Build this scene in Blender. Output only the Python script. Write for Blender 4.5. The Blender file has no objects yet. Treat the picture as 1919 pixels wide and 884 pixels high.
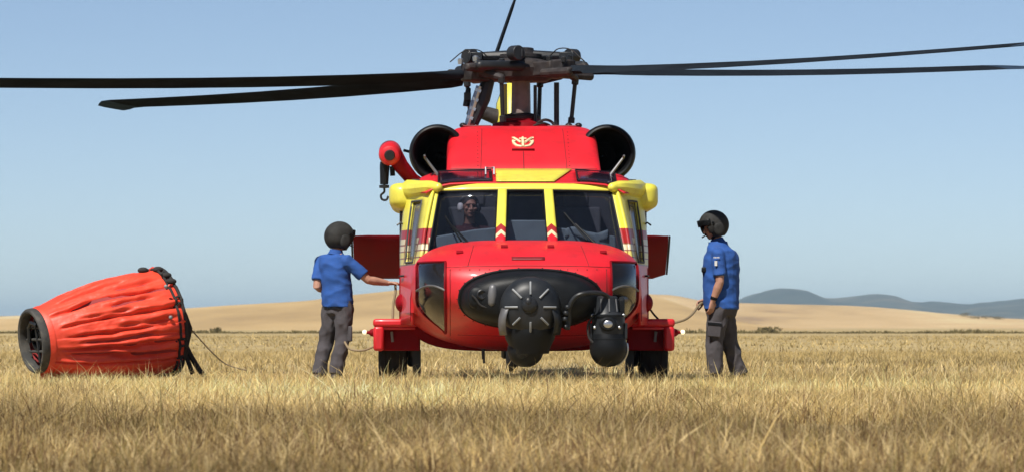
import bpy, bmesh, math, random
import numpy as np
from mathutils import Vector, Matrix, noise as mnoise

random.seed(7)
rng = np.random.default_rng(7)
R = math.radians
sc = bpy.context.scene
COL = sc.collection

# ------------------------------------------------------------------ camera, sky, sun, exposure
CAM_H, CAM_Y, FPX = 0.60, -45.0, 7425.0          # camera height, position, focal length in pixels of a 1919 px wide frame
cam_d = bpy.data.cameras.new('camera')
cam = bpy.data.objects.new('camera', cam_d)
COL.objects.link(cam)
cam.location = (0, CAM_Y, CAM_H)
cam.rotation_euler = (R(90), 0, 0)
cam_d.sensor_width = 36.0
cam_d.lens = 36.0 * FPX / 1919.0
cam_d.shift_y = 170.0 / 1919.0
cam_d.dof.use_dof = True
cam_d.dof.focus_distance = 41.5
cam_d.dof.aperture_fstop = 8.0
cam_d.clip_start = 0.1
cam_d.clip_end = 60000
sc.camera = cam

SUN_EL, SUN_AZ = R(55), R(212)                   # azimuth clockwise from +Y: behind the camera, a little to its left
world = bpy.data.worlds.new('World')
sc.world = world
world.use_nodes = True
wn = world.node_tree.nodes
wl = world.node_tree.links
bg = wn['Background']
sky = wn.new('ShaderNodeTexSky')
sky.sky_type = 'NISHITA'
sky.sun_disc = False
sky.sun_elevation = SUN_EL
sky.sun_rotation = SUN_AZ
sky.altitude = 0
sky.air_density = 0.48
sky.dust_density = 0.2
sky.ozone_density = 0.35
wl.new(sky.outputs['Color'], bg.inputs['Color'])
bg.inputs['Strength'].default_value = 0.067

sun_d = bpy.data.lights.new('sun', 'SUN')
sun_d.energy = 4.2
sun_d.angle = R(0.53)
sun_d.color = (1.0, 0.95, 0.87)
sun = bpy.data.objects.new('sun', sun_d)
COL.objects.link(sun)
sdir = Vector((math.sin(SUN_AZ) * math.cos(SUN_EL), math.cos(SUN_AZ) * math.cos(SUN_EL), math.sin(SUN_EL)))
sun.location = sdir * 50
sun.rotation_euler = (-sdir).to_track_quat('-Z', 'Y').to_euler()

sc.view_settings.view_transform = 'Standard'
sc.view_settings.look = 'None'
sc.view_settings.exposure = 0.7
sc.view_settings.gamma = 1.0
sc.render.engine = 'CYCLES'
sc.cycles.max_bounces = 6
sc.cycles.transparent_max_bounces = 12
sc.cycles.volume_bounces = 0


def PX(px, py, Y):
    """a real point at depth Y that stands at photograph pixel px, py"""
    d = Y - CAM_Y
    return Vector(((px - 959.5) * d / FPX, Y, CAM_H + (612.0 - py) * d / FPX))


# ------------------------------------------------------------------ materials
def nodes_of(m):
    m.use_nodes = True
    nt = m.node_tree
    return nt, nt.nodes['Principled BSDF']


def mat(name, col, rough=0.5, metal=0.0, var=0.12, scale=6.0, bump=0.0, bscale=40.0, coat=0.0, dirt=None, dirt_amt=0.0, emit=None, spec=0.5, streak=(1, 1, 1)):
    m = bpy.data.materials.new(name)
    nt, p = nodes_of(m)
    N, L = nt.nodes, nt.links
    tc = N.new('ShaderNodeTexCoord')
    n1 = N.new('ShaderNodeTexNoise')
    n1.inputs['Scale'].default_value = scale
    n1.inputs['Detail'].default_value = 6
    L.new(tc.outputs['Object'], n1.inputs['Vector'])
    r = N.new('ShaderNodeMapRange')
    r.inputs[1].default_value, r.inputs[2].default_value = 0.3, 0.7
    r.inputs[3].default_value, r.inputs[4].default_value = 1 - var, 1 + var
    L.new(n1.outputs['Fac'], r.inputs[0])
    mul = N.new('ShaderNodeMix')
    mul.data_type = 'RGBA'
    mul.blend_type = 'MULTIPLY'
    mul.inputs[0].default_value = 1.0
    mul.inputs[6].default_value = (*col, 1)
    L.new(r.outputs[0], mul.inputs[7])
    out = mul.outputs[2]
    if dirt is not None:
        n2 = N.new('ShaderNodeTexNoise')
        n2.inputs['Scale'].default_value = scale * 0.6
        n2.inputs['Detail'].default_value = 9
        n2.inputs['Roughness'].default_value = 0.7
        mp2 = N.new('ShaderNodeMapping')
        mp2.inputs['Scale'].default_value = streak
        L.new(tc.outputs['Object'], mp2.inputs[0])
        L.new(mp2.outputs[0], n2.inputs['Vector'])
        r2 = N.new('ShaderNodeMapRange')
        r2.inputs[1].default_value, r2.inputs[2].default_value = 0.48, 0.72
        r2.inputs[3].default_value, r2.inputs[4].default_value = 0, dirt_amt
        L.new(n2.outputs['Fac'], r2.inputs[0])
        mx = N.new('ShaderNodeMix')
        mx.data_type = 'RGBA'
        L.new(r2.outputs[0], mx.inputs[0])
        L.new(out, mx.inputs[6])
        mx.inputs[7].default_value = (*dirt, 1)
        out = mx.outputs[2]
    L.new(out, p.inputs['Base Color'])
    rr = N.new('ShaderNodeMapRange')
    rr.inputs[3].default_value, rr.inputs[4].default_value = max(0.02, rough - 0.08), min(1, rough + 0.1)
    L.new(n1.outputs['Fac'], rr.inputs[0])
    L.new(rr.outputs[0], p.inputs['Roughness'])
    p.inputs['Metallic'].default_value = metal
    p.inputs['Coat Weight'].default_value = coat
    p.inputs['Coat Roughness'].default_value = 0.12
    p.inputs['Specular IOR Level'].default_value = spec
    if bump:
        nb = N.new('ShaderNodeTexNoise')
        nb.inputs['Scale'].default_value = bscale
        nb.inputs['Detail'].default_value = 5
        L.new(tc.outputs['Object'], nb.inputs['Vector'])
        b = N.new('ShaderNodeBump')
        b.inputs['Strength'].default_value = bump
        b.inputs['Distance'].default_value = 0.01
        L.new(nb.outputs['Fac'], b.inputs['Height'])
        L.new(b.outputs[0], p.inputs['Normal'])
    if emit:
        p.inputs['Emission Color'].default_value = (*emit[0], 1)
        p.inputs['Emission Strength'].default_value = emit[1]
    return m


RED = (0.56, 0.0075, 0.016)
YEL = (0.66, 0.60, 0.065)
M = {}
M['red'] = mat('red_paint', RED, 0.48, var=0.10, scale=2.5, bump=0.04, bscale=6, coat=0.10, dirt=(0.20, 0.014, 0.014), dirt_amt=0.42, streak=(5, 5, 1.1))
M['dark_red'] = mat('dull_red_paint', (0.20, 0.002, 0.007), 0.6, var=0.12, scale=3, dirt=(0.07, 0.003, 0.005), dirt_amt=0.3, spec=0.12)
M['stab_shade_red'] = mat('shaded_red_paint', (0.12, 0.0015, 0.005), 0.6, var=0.15, scale=3, dirt=(0.06, 0.003, 0.004), dirt_amt=0.3, spec=0.1)  # red darkened so the colour carries the shade on the stabilator's underside
M['seam'] = mat('seam_shade', (0.16, 0.005, 0.008), 0.6)
M['yellow'] = mat('yellow_paint', YEL, 0.45, var=0.06, scale=3, coat=0.2, dirt=(0.36, 0.29, 0.06), dirt_amt=0.4, streak=(5, 5, 1.2))
M['pitch'] = mat('intake_black', (0.004, 0.004, 0.0045), 0.9, var=0.2, spec=0.1)
M['black'] = mat('black_paint', (0.006, 0.007, 0.0085), 0.48, var=0.3, scale=5, bump=0.05, bscale=30, spec=0.18)
M['charcoal'] = mat('charcoal_metal', (0.014, 0.016, 0.019), 0.42, var=0.3, scale=6, dirt=(0.03, 0.026, 0.025), dirt_amt=0.4, spec=0.32)
M['grey'] = mat('grey_metal', (0.12, 0.12, 0.125), 0.45, metal=0.3, var=0.2)
M['steel'] = mat('bare_steel', (0.45, 0.46, 0.48), 0.3, metal=0.9, var=0.2)
M['rib'] = mat('pale_rib', (0.19, 0.20, 0.21), 0.55)
M['hub'] = mat('rotor_head_metal', (0.030, 0.027, 0.028), 0.55, var=0.4, scale=12, dirt=(0.085, 0.066, 0.055), dirt_amt=0.5, spec=0.15)
M['mast'] = mat('mast_metal', (0.16, 0.12, 0.11), 0.5, metal=0.2, var=0.3, scale=8, dirt=(0.18, 0.12, 0.09), dirt_amt=0.5)
M['blade'] = mat('rotor_blade_skin', (0.012, 0.0155, 0.021), 0.8, var=0.25, scale=2, dirt=(0.022, 0.023, 0.026), dirt_amt=0.3, spec=0.0)
M['blade_tip'] = mat('rotor_tip_cap', (0.025, 0.04, 0.065), 0.8, var=0.2, spec=0.0)
M['rubber'] = mat('tyre_rubber', (0.014, 0.014, 0.015), 0.85, var=0.3, dirt=(0.05, 0.04, 0.028), dirt_amt=0.3, spec=0.2)
M['rim'] = mat('wheel_rim', (0.10, 0.12, 0.12), 0.5, metal=0.3)
M['interior'] = mat('cockpit_lining', (0.05, 0.055, 0.06), 0.8, var=0.2)
M['footwell'] = mat('footwell_lining', (0.055, 0.045, 0.045), 0.8, var=0.5, scale=4)
M['dash'] = mat('glareshield_grey', (0.17, 0.19, 0.21), 0.8, var=0.15, bump=0.1)
M['seat'] = mat('seat_cloth', (0.075, 0.08, 0.085), 0.9, var=0.2)
M['white'] = mat('white_plastic', (0.62, 0.62, 0.60), 0.5)
M['cream'] = mat('cream_print', (0.62, 0.55, 0.33), 0.5)
M['skin'] = mat('skin', (0.36, 0.19, 0.13), 0.55, var=0.12, scale=12)
M['shirt'] = mat('blue_shirt_cloth', (0.013, 0.068, 0.27), 0.85, var=0.15, scale=8, bump=0.25, bscale=90)
M['shirt_dark'] = mat('navy_shirt_cloth', (0.05, 0.012, 0.014), 0.9, var=0.2)
M['trousers'] = mat('grey_trouser_cloth', (0.052, 0.047, 0.052), 0.9, var=0.25, scale=9, bump=0.3, bscale=80)
M['boot'] = mat('boot_leather', (0.03, 0.022, 0.018), 0.7)
M['helmet'] = mat('helmet_shell', (0.024, 0.024, 0.0235), 0.75, var=0.35, scale=14, bump=0.15, spec=0.2)
M['hair'] = mat('dark_hair', (0.02, 0.015, 0.012), 0.7)
M['eye'] = mat('eye_dark', (0.02, 0.018, 0.016), 0.3)
M['lip'] = mat('lip', (0.33, 0.13, 0.11), 0.6)
M['bucket'] = mat('orange_coated_fabric', (0.72, 0.058, 0.024), 0.5, var=0.10, scale=5, bump=0.35, bscale=22, dirt=(0.36, 0.018, 0.013), dirt_amt=0.4)
M['bucket_in'] = mat('bucket_lining', (0.28, 0.03, 0.03), 0.8, var=0.3)
M['valve_plate'] = mat('valve_plate_fabric', (0.05, 0.012, 0.012), 0.8, var=0.5)
M['ring'] = mat('grey_rubber_ring', (0.032, 0.032, 0.030), 0.8, var=0.35, scale=9, dirt=(0.16, 0.14, 0.11), dirt_amt=0.5)
M['rope'] = mat('dark_rope', (0.02, 0.018, 0.017), 0.9, bump=0.4, bscale=200)
M['hose'] = mat('khaki_hose', (0.20, 0.15, 0.085), 0.7)
M['lamp'] = mat('lamp_glass_lit', (0.9, 0.85, 0.6), 0.2, emit=((1.0, 0.9, 0.55), 0.7))
M['soil'] = mat('soil', (0.2, 0.15, 0.1))


def glass_mat(name, tint, see=0.5, rough=0.03, body=(0.012, 0.014, 0.018)):
    m = bpy.data.materials.new(name)
    m.use_nodes = True
    nt = m.node_tree
    N, L = nt.nodes, nt.links
    N.clear()
    out = N.new('ShaderNodeOutputMaterial')
    tr = N.new('ShaderNodeBsdfTransparent')
    tr.inputs[0].default_value = (*tint, 1)
    df = N.new('ShaderNodeBsdfDiffuse')
    df.inputs[0].default_value = (*body, 1)
    mx0 = N.new('ShaderNodeMixShader')
    tc = N.new('ShaderNodeTexCoord')
    nz = N.new('ShaderNodeTexNoise')
    nz.inputs['Scale'].default_value = 3.0
    nz.inputs['Detail'].default_value = 6
    L.new(tc.outputs['Object'], nz.inputs['Vector'])
    mr = N.new('ShaderNodeMapRange')
    mr.inputs[3].default_value, mr.inputs[4].default_value = see - 0.08, see + 0.08
    L.new(nz.outputs['Fac'], mr.inputs[0])
    L.new(mr.outputs[0], mx0.inputs[0])
    L.new(df.outputs[0], mx0.inputs[1])
    L.new(tr.outputs[0], mx0.inputs[2])
    gl = N.new('ShaderNodeBsdfGlossy')
    gl.inputs['Roughness'].default_value = rough
    # reflectance by angle, the same from either side of the sheet
    ge = N.new('ShaderNodeNewGeometry')
    dp = N.new('ShaderNodeVectorMath')
    dp.operation = 'DOT_PRODUCT'
    L.new(ge.outputs['Normal'], dp.inputs[0])
    L.new(ge.outputs['Incoming'], dp.inputs[1])

    def mth(op, a, b=None):
        n_ = N.new('ShaderNodeMath')
        n_.operation = op
        for i_, v_ in enumerate((a, b)):
            if v_ is None:
                continue
            if isinstance(v_, (int, float)):
                n_.inputs[i_].default_value = v_
            else:
                L.new(v_, n_.inputs[i_])
        return n_.outputs[0]
    fr = mth('ADD', 0.035, mth('MULTIPLY', 0.96, mth('POWER', mth('SUBTRACT', 1.0, mth('ABSOLUTE', dp.outputs['Value'])), 5.0)))
    mx = N.new('ShaderNodeMixShader')
    L.new(fr, mx.inputs[0])
    L.new(mx0.outputs[0], mx.inputs[1])
    L.new(gl.outputs[0], mx.inputs[2])
    L.new(mx.outputs[0], out.inputs[0])
    return m


M['glass'] = glass_mat('windshield_glass', (0.84, 0.88, 0.93), 0.86)
M['side_glass'] = glass_mat('door_glass', (0.55, 0.58, 0.62), 0.22, 0.12, (0.11, 0.105, 0.11))
M['chin_glass'] = glass_mat('chin_glass', (0.75, 0.74, 0.73), 0.8, 0.06)
M['roof_glass'] = glass_mat('roof_glass', (0.88, 0.85, 0.93), 0.78, 0.06, (0.03, 0.02, 0.04))


class NB:
    """small helper that writes math node chains"""
    def __init__(s, nt):
        s.nt = nt

    def m(s, op, a, b=None, c=None):
        n = s.nt.nodes.new('ShaderNodeMath')
        n.operation = op
        for i, v in enumerate((a, b, c)):
            if v is None:
                continue
            if isinstance(v, (int, float)):
                n.inputs[i].default_value = v
            else:
                s.nt.links.new(v, n.inputs[i])
        return n.outputs[0]

    def mix(s, f, a, b):
        n = s.nt.nodes.new('ShaderNodeMix')
        n.data_type = 'RGBA'
        for i, v in ((0, f), (6, a), (7, b)):
            if isinstance(v, tuple):
                n.inputs[i].default_value = (*v, 1)
            elif isinstance(v, (int, float)):
                n.inputs[i].default_value = v
            else:
                s.nt.links.new(v, n.inputs[i])
        return n.outputs[2]


def livery_mat(name, axis, period, offset, chevron=False):
    """red hull paint, a printed band of small squares, yellow above: by the height on the machine"""
    m = bpy.data.materials.new(name)
    nt, p = nodes_of(m)
    nb = NB(nt)
    tc = nt.nodes.new('ShaderNodeTexCoord')
    sp = nt.nodes.new('ShaderNodeSeparateXYZ')
    nt.links.new(tc.outputs['Object'], sp.inputs[0])
    z = sp.outputs[2]
    u = sp.outputs[axis]
    if chevron:
        # chevrons: v = z + |x - x0|
        ax = nb.m('ABSOLUTE', sp.outputs[0])
        dv = nb.m('ABSOLUTE', nb.m('SUBTRACT', ax, offset))
        v = nb.m('ADD', z, nb.m('MULTIPLY', dv, 0.9))
        col = nb.mix(nb.m('GREATER_THAN', v, 1.585), RED, (0.60, 0.53, 0.32))
        col = nb.mix(nb.m('GREATER_THAN', v, 1.625), col, (0.30, 0.012, 0.012))
        col = nb.mix(nb.m('GREATER_THAN', v, 1.69), col, YEL)
    else:
        cu = nb.m('DIVIDE', nb.m('SUBTRACT', u, offset), period)
        cz = nb.m('DIVIDE', nb.m('SUBTRACT', z, 1.257), 0.072)
        lu = nb.m('LESS_THAN', nb.m('FRACT', cu), 0.13)
        lz = nb.m('LESS_THAN', nb.m('FRACT', cz), 0.19)
        line = nb.m('MAXIMUM', lu, lz)
        par = nb.m('MODULO', nb.m('ABSOLUTE', nb.m('ADD', nb.m('FLOOR', cu), nb.m('FLOOR', cz))), 2.0)
        redcell = nb.m('MULTIPLY', nb.m('GREATER_THAN', par, 0.5), nb.m('GREATER_THAN', z, 1.47))
        cell = nb.mix(nb.m('GREATER_THAN', z, 1.40), (0.60, 0.51, 0.13), (0.62, 0.53, 0.35))
        cell = nb.mix(redcell, cell, (0.30, 0.012, 0.012))
        cell = nb.mix(line, cell, (0.20, 0.06, 0.02))
        col = nb.mix(nb.m('GREATER_THAN', z, 1.257), RED, cell)
        col = nb.mix(nb.m('GREATER_THAN', z, 1.545), col, (0.30, 0.010, 0.012))
        col = nb.mix(nb.m('GREATER_THAN', z, 1.645), col, YEL)
    nz = nt.nodes.new('ShaderNodeTexNoise')
    nz.inputs['Scale'].default_value = 5
    nz.inputs['Detail'].default_value = 7
    nt.links.new(tc.outputs['Object'], nz.inputs['Vector'])
    mr = nt.nodes.new('ShaderNodeMapRange')
    mr.inputs[1].default_value, mr.inputs[2].default_value = 0.3, 0.75
    mr.inputs[3].default_value, mr.inputs[4].default_value = 1.05, 0.82
    nt.links.new(nz.outputs['Fac'], mr.inputs[0])
    mm = nt.nodes.new('ShaderNodeMix')
    mm.data_type = 'RGBA'
    mm.blend_type = 'MULTIPLY'
    mm.inputs[0].default_value = 1
    nt.links.new(col, mm.inputs[6])
    nt.links.new(mr.outputs[0], mm.inputs[7])
    nt.links.new(mm.outputs[2], p.inputs['Base Color'])
    p.inputs['Roughness'].default_value = 0.45
    p.inputs['Coat Weight'].default_value = 0.2
    return m


M['livery_door'] = livery_mat('door_livery', 1, 0.36, -3.30)
M['livery_pillar'] = livery_mat('pillar_livery', 0, 0.07, 0.015)
M['livery_post'] = livery_mat('post_livery', 0, 0.08, 0.265, True)


# ------------------------------------------------------------------ mesh helpers
class MB:
    def __init__(s):
        s.v, s.f = [], []

    def add(s, vs, fs):
        o = len(s.v)
        s.v.extend([tuple(p) for p in vs])
        s.f.extend([tuple(i + o for i in f) for f in fs])
        return s

    def box(s, c, size, rot=None):
        c = Vector(c)
        hx, hy, hz = size[0] / 2, size[1] / 2, size[2] / 2
        vs = [Vector((x * hx, y * hy, z * hz)) for x in (-1, 1) for y in (-1, 1) for z in (-1, 1)]
        if rot is not None:
            vs = [rot @ p for p in vs]
        return s.add([c + p for p in vs], [(0, 1, 3, 2), (4, 6, 7, 5), (0, 4, 5, 1), (2, 3, 7, 6), (0, 2, 6, 4), (1, 5, 7, 3)])

    def loft(s, rings, cap=True, closed=True):
        n = len(rings[0])
        vs = [p for r in rings for p in r]
        fs = []
        for i in range(len(rings) - 1):
            for j in range(n if closed else n - 1):
                k = (j + 1) % n
                fs.append((i * n + j, i * n + k, (i + 1) * n + k, (i + 1) * n + j))
        if cap and closed:
            fs.append(tuple(range(n))[::-1])
            fs.append(tuple((len(rings) - 1) * n + j for j in range(n)))
        return s.add(vs, fs)

    def tube(s, pts, rad, n=8, round_ends=False):
        pts = [Vector(p) for p in pts]
        if isinstance(rad, (int, float)):
            rad = [rad] * len(pts)
        rad = list(rad)
        if round_ends:
            d0 = (pts[0] - pts[1]).normalized()
            d1 = (pts[-1] - pts[-2]).normalized()
            a, b = pts[0], pts[-1]
            r0, r1 = rad[0], rad[-1]
            pre = [(a + d0 * r0 * math.sin(t), r0 * math.cos(t)) for t in (1.35, 0.95, 0.5)]
            post = [(b + d1 * r1 * math.sin(t), r1 * math.cos(t)) for t in (0.5, 0.95, 1.35)]
            pts = [p for p, _ in pre] + pts + [p for p, _ in post]
            rad = [q for _, q in pre] + rad + [q for _, q in post]
        tang = []
        for i in range(len(pts)):
            a = pts[max(0, i - 1)]
            b = pts[min(len(pts) - 1, i + 1)]
            tang.append((b - a).normalized())
        t0 = tang[0]
        ref = Vector((0, 0, 1)) if abs(t0.z) < 0.9 else Vector((0, 1, 0))
        u = t0.cross(ref).normalized()
        rings = []
        for i, p in enumerate(pts):
            t = tang[i]
            u = (u - t * u.dot(t))
            if u.length < 1e-6:
                u = t.orthogonal()
            u.normalize()
            w = t.cross(u)
            rings.append([p + (u * math.cos(a) + w * math.sin(a)) * rad[i] for a in (2 * math.pi * k / n for k in range(n))])
        return s.loft(rings)

    def lathe(s, prof, o, axis, n=32, cap=False, squash=(1, 1), up=None):
        """prof: list of (distance along axis, radius)"""
        o = Vector(o)
        a = Vector(axis).normalized()
        ref = Vector(up) if up else (Vector((0, 0, 1)) if abs(a.z) < 0.9 else Vector((0, 1, 0)))
        u = a.cross(ref).normalized()
        w = u.cross(a).normalized()
        rings = []
        for h, r in prof:
            rings.append([o + a * h + u * (r * squash[0] * math.cos(t)) + w * (r * squash[1] * math.sin(t)) for t in (2 * math.pi * k / n for k in range(n))])
        return s.loft(rings, cap=cap)

    def ellipsoid(s, c, rad, rot=None, nu=20, nv=12, e=1.0):
        c = Vector(c)
        rings = []

        def sp(x):
            return math.copysign(abs(x) ** e, x)
        for i in range(1, nv):
            ph = -math.pi / 2 + math.pi * i / nv
            ring = []
            for k in range(nu):
                th = 2 * math.pi * k / nu
                p = Vector((rad[0] * sp(math.cos(ph)) * sp(math.cos(th)), rad[1] * sp(math.cos(ph)) * sp(math.sin(th)), rad[2] * sp(math.sin(ph))))
                ring.append(c + (rot @ p if rot is not None else p))
            rings.append(ring)
        return s.loft(rings)

    def grid(s, rows):
        return s.loft(rows, cap=False, closed=False)

    def build(s, name, m, parent=None, smooth=True, angle=35, bevel=0.0, solid=0.0, sub=0):
        me = bpy.data.meshes.new(name)
        me.from_pydata(s.v, [], s.f)
        me.update()
        bm = bmesh.new()
        bm.from_mesh(me)
        if not solid:
            bmesh.ops.recalc_face_normals(bm, faces=bm.faces)
        bm.to_mesh(me)
        bm.free()
        if smooth:
            me.shade_smooth()
            me.set_sharp_from_angle(angle=R(angle))
        if m is not None:
            me.materials.append(m)
        o = bpy.data.objects.new(name, me)
        COL.objects.link(o)
        if parent is not None:
            o.parent = parent
        if solid:
            md = o.modifiers.new('thickness', 'SOLIDIFY')
            md.thickness = solid
            md.offset = 0
        if bevel:
            md = o.modifiers.new('edge', 'BEVEL')
            md.width = bevel
            md.segments = 2
            md.limit_method = 'ANGLE'
            md.angle_limit = R(40)
        if sub:
            md = o.modifiers.new('smooth', 'SUBSURF')
            md.levels = md.render_levels = sub
        return o


def tag(o, label=None, cat=None, group=None, kind=None):
    if label:
        o['label'] = label
    if cat:
        o['category'] = cat
    if group:
        o['group'] = group
    if kind:
        o['kind'] = kind
    return o


def thing(name, label, cat, loc, rz=0, group=None):
    o = bpy.data.objects.new(name, None)
    o.empty_display_size = 0.3
    COL.objects.link(o)
    o.location = loc
    o.rotation_euler = (0, 0, rz)
    return tag(o, label, cat, group)


def remeshed(mb, name, m, parent, voxel=0.008, smooth=4, wrinkle=0.0, wscale=(6, 6, 6), wfun=None):
    me = bpy.data.meshes.new(name + '_raw')
    me.from_pydata(mb.v, [], mb.f)
    bm = bmesh.new()
    bm.from_mesh(me)
    bmesh.ops.recalc_face_normals(bm, faces=bm.faces)
    bm.to_mesh(me)
    bm.free()
    t = bpy.data.objects.new('raw', me)
    COL.objects.link(t)
    md = t.modifiers.new('r', 'REMESH')
    md.mode = 'VOXEL'
    md.voxel_size = voxel
    if smooth:
        ms = t.modifiers.new('s', 'SMOOTH')
        ms.iterations = smooth
        ms.factor = 0.5
    dg = bpy.context.evaluated_depsgraph_get()
    new = bpy.data.meshes.new_from_object(t.evaluated_get(dg))
    bpy.data.objects.remove(t)
    bpy.data.meshes.remove(me)
    new.name = name
    if wrinkle:
        n = len(new.vertices)
        co = np.empty(n * 3)
        no = np.empty(n * 3)
        new.vertices.foreach_get('co', co)
        new.vertices.foreach_get('normal', no)
        co = co.reshape(-1, 3)
        no = no.reshape(-1, 3)
        d = np.empty(n)
        for i in range(n):
            p = co[i]
            q = Vector((p[0] * wscale[0], p[1] * wscale[1], p[2] * wscale[2]))
            a = mnoise.noise(q)
            b = mnoise.noise(q * 2.3 + Vector((7, 3, 1)))
            d[i] = (-abs(a) * 1.6 + 0.4 + b * 0.4) * wrinkle
        co = co + no * d[:, None]
        new.vertices.foreach_set('co', co.ravel())
        new.update()
    new.shade_smooth()
    new.materials.clear()
    new.materials.append(m)
    o = bpy.data.objects.new(name, new)
    COL.objects.link(o)
    o.parent = parent
    return o


def smoothcurve(pts, n=8):
    """Catmull-Rom through the points"""
    pts = [Vector(p) for p in pts]
    P = [pts[0] * 2 - pts[1]] + pts + [pts[-1] * 2 - pts[-2]]
    out = []
    for i in range(1, len(P) - 2):
        for k in range(n):
            t = k / n
            a, b, c, d = P[i - 1], P[i], P[i + 1], P[i + 2]
            out.append(0.5 * ((2 * b) + (c - a) * t + (2 * a - 5 * b + 4 * c - d) * t * t + (3 * b - a - 3 * c + d) * t ** 3))
    out.append(pts[-1])
    return out


def ramp_mat(name, stops, layers, rough=0.95, obj=False, bump=0.0):
    """ground covers: noise layers [(scale xyz, weight)] summed into a colour ramp"""
    m = bpy.data.materials.new(name)
    nt, p = nodes_of(m)
    N, L = nt.nodes, nt.links
    nb = NB(nt)
    geo = N.new('ShaderNodeNewGeometry')
    tot = None
    for (sx, sy, sz), w, det in layers:
        mp = N.new('ShaderNodeMapping')
        mp.inputs['Scale'].default_value = (sx, sy, sz)
        L.new(geo.outputs['Position'], mp.inputs[0])
        n = N.new('ShaderNodeTexNoise')
        n.inputs['Scale'].default_value = 1
        n.inputs['Detail'].default_value = det
        n.inputs['Roughness'].default_value = 0.6
        L.new(mp.outputs[0], n.inputs['Vector'])
        x = nb.m('MULTIPLY', nb.m('SUBTRACT', n.outputs['Fac'], 0.5), w)
        tot = x if tot is None else nb.m('ADD', tot, x)
    tot = nb.m('ADD', tot, 0.5)
    cr = N.new('ShaderNodeValToRGB')
    el = cr.color_ramp.elements
    while len(el) > 1:
        el.remove(el[-1])
    el[0].position = stops[0][0]
    el[0].color = (*stops[0][1], 1)
    for pos, c in stops[1:]:
        e = el.new(pos)
        e.color = (*c, 1)
    L.new(tot, cr.inputs[0])
    L.new(cr.outputs[0], p.inputs['Base Color'])
    p.inputs['Roughness'].default_value = rough
    p.inputs['Specular IOR Level'].default_value = 0.1
    if bump:
        b = N.new('ShaderNodeBump')
        b.inputs['Strength'].default_value = bump
        b.inputs['Distance'].default_value = 0.1
        L.new(tot, b.inputs['Height'])
        L.new(b.outputs[0], p.inputs['Normal'])
    return m


# ------------------------------------------------------------------ the land
def build_ground():
    m = ramp_mat('dry_field', [(0.15, (0.20, 0.145, 0.075)), (0.42, (0.31, 0.235, 0.115)), (0.6, (0.38, 0.295, 0.145)), (0.85, (0.45, 0.36, 0.20))],
                 [((0.03, 0.012, 1), 0.7, 4), ((0.6, 0.12, 1), 0.7, 5), ((9, 9, 9), 0.7, 4)], bump=0.6)
    mb = MB()
    ys = [-70, -45, -20, 0, 30, 80, 200, 500, 1200, 3000, 8000, 16000, 26000]
    xs = [-26500, -6000, -1500, -400, -120, -40, -12, 12, 40, 120, 400, 1500, 6000, 26000]
    mb.grid([[(x, y, 0) for x in xs] for y in ys])
    g = mb.build('ground', m, smooth=False)
    tag(g, kind='structure')


def hermite(xs, ys, x):
    xs, ys = np.array(xs, float), np.array(ys, float)
    d = np.diff(ys) / np.diff(xs)
    t = np.zeros_like(ys)
    t[1:-1] = np.where(d[:-1] * d[1:] > 0, 2 * d[:-1] * d[1:] / (d[:-1] + d[1:] + 1e-12), 0)
    t[0], t[-1] = d[0], d[-1]
    x = np.clip(x, xs[0], xs[-1])
    i = np.clip(np.searchsorted(xs, x) - 1, 0, len(xs) - 2)
    h = xs[i + 1] - xs[i]
    s = (x - xs[i]) / h
    return ys[i] * (1 + 2 * s) * (1 - s) ** 2 + t[i] * h * s * (1 - s) ** 2 + ys[i + 1] * s * s * (3 - 2 * s) + t[i + 1] * h * s * s * (s - 1)


def hill(name, prof, Yc, depth, m, rough=0.0, nx=260, nd=24, seed=0):
    """a rolling ridge: crest heights along x read off a skyline profile, falling away in front and behind"""
    px = np.array([p[0] for p in prof], float)
    py = np.array([p[1] for p in prof], float)
    d = Yc - CAM_Y
    X = np.linspace((px[0] - 959.5) * d / FPX, (px[-1] - 959.5) * d / FPX, nx)
    q = X * FPX / d + 959.5
    Z = CAM_H + (612 - hermite(px, py, q)) * d / FPX
    rows = []
    for k in range(nd + 1):
        t = k / nd
        y = Yc - depth + 2 * depth * t
        a = 1 - abs(2 * t - 1)
        sh = a * a * (3 - 2 * a)
        row = []
        for i in range(nx):
            h = Z[i] * sh
            if rough:
                nz = mnoise.fractal(Vector((X[i] / (depth * 0.11), y / (depth * 0.16), seed)), 0.9, 2.1, 5)
                h += rough * nz * sh * max(0, min(1, Z[i] / (rough * 4)))
            row.append((X[i], y, h - 0.05))
        rows.append(row)
    mb = MB()
    mb.grid(rows)
    o = mb.build(name, m, angle=180)
    return tag(o, kind='structure')


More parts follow.
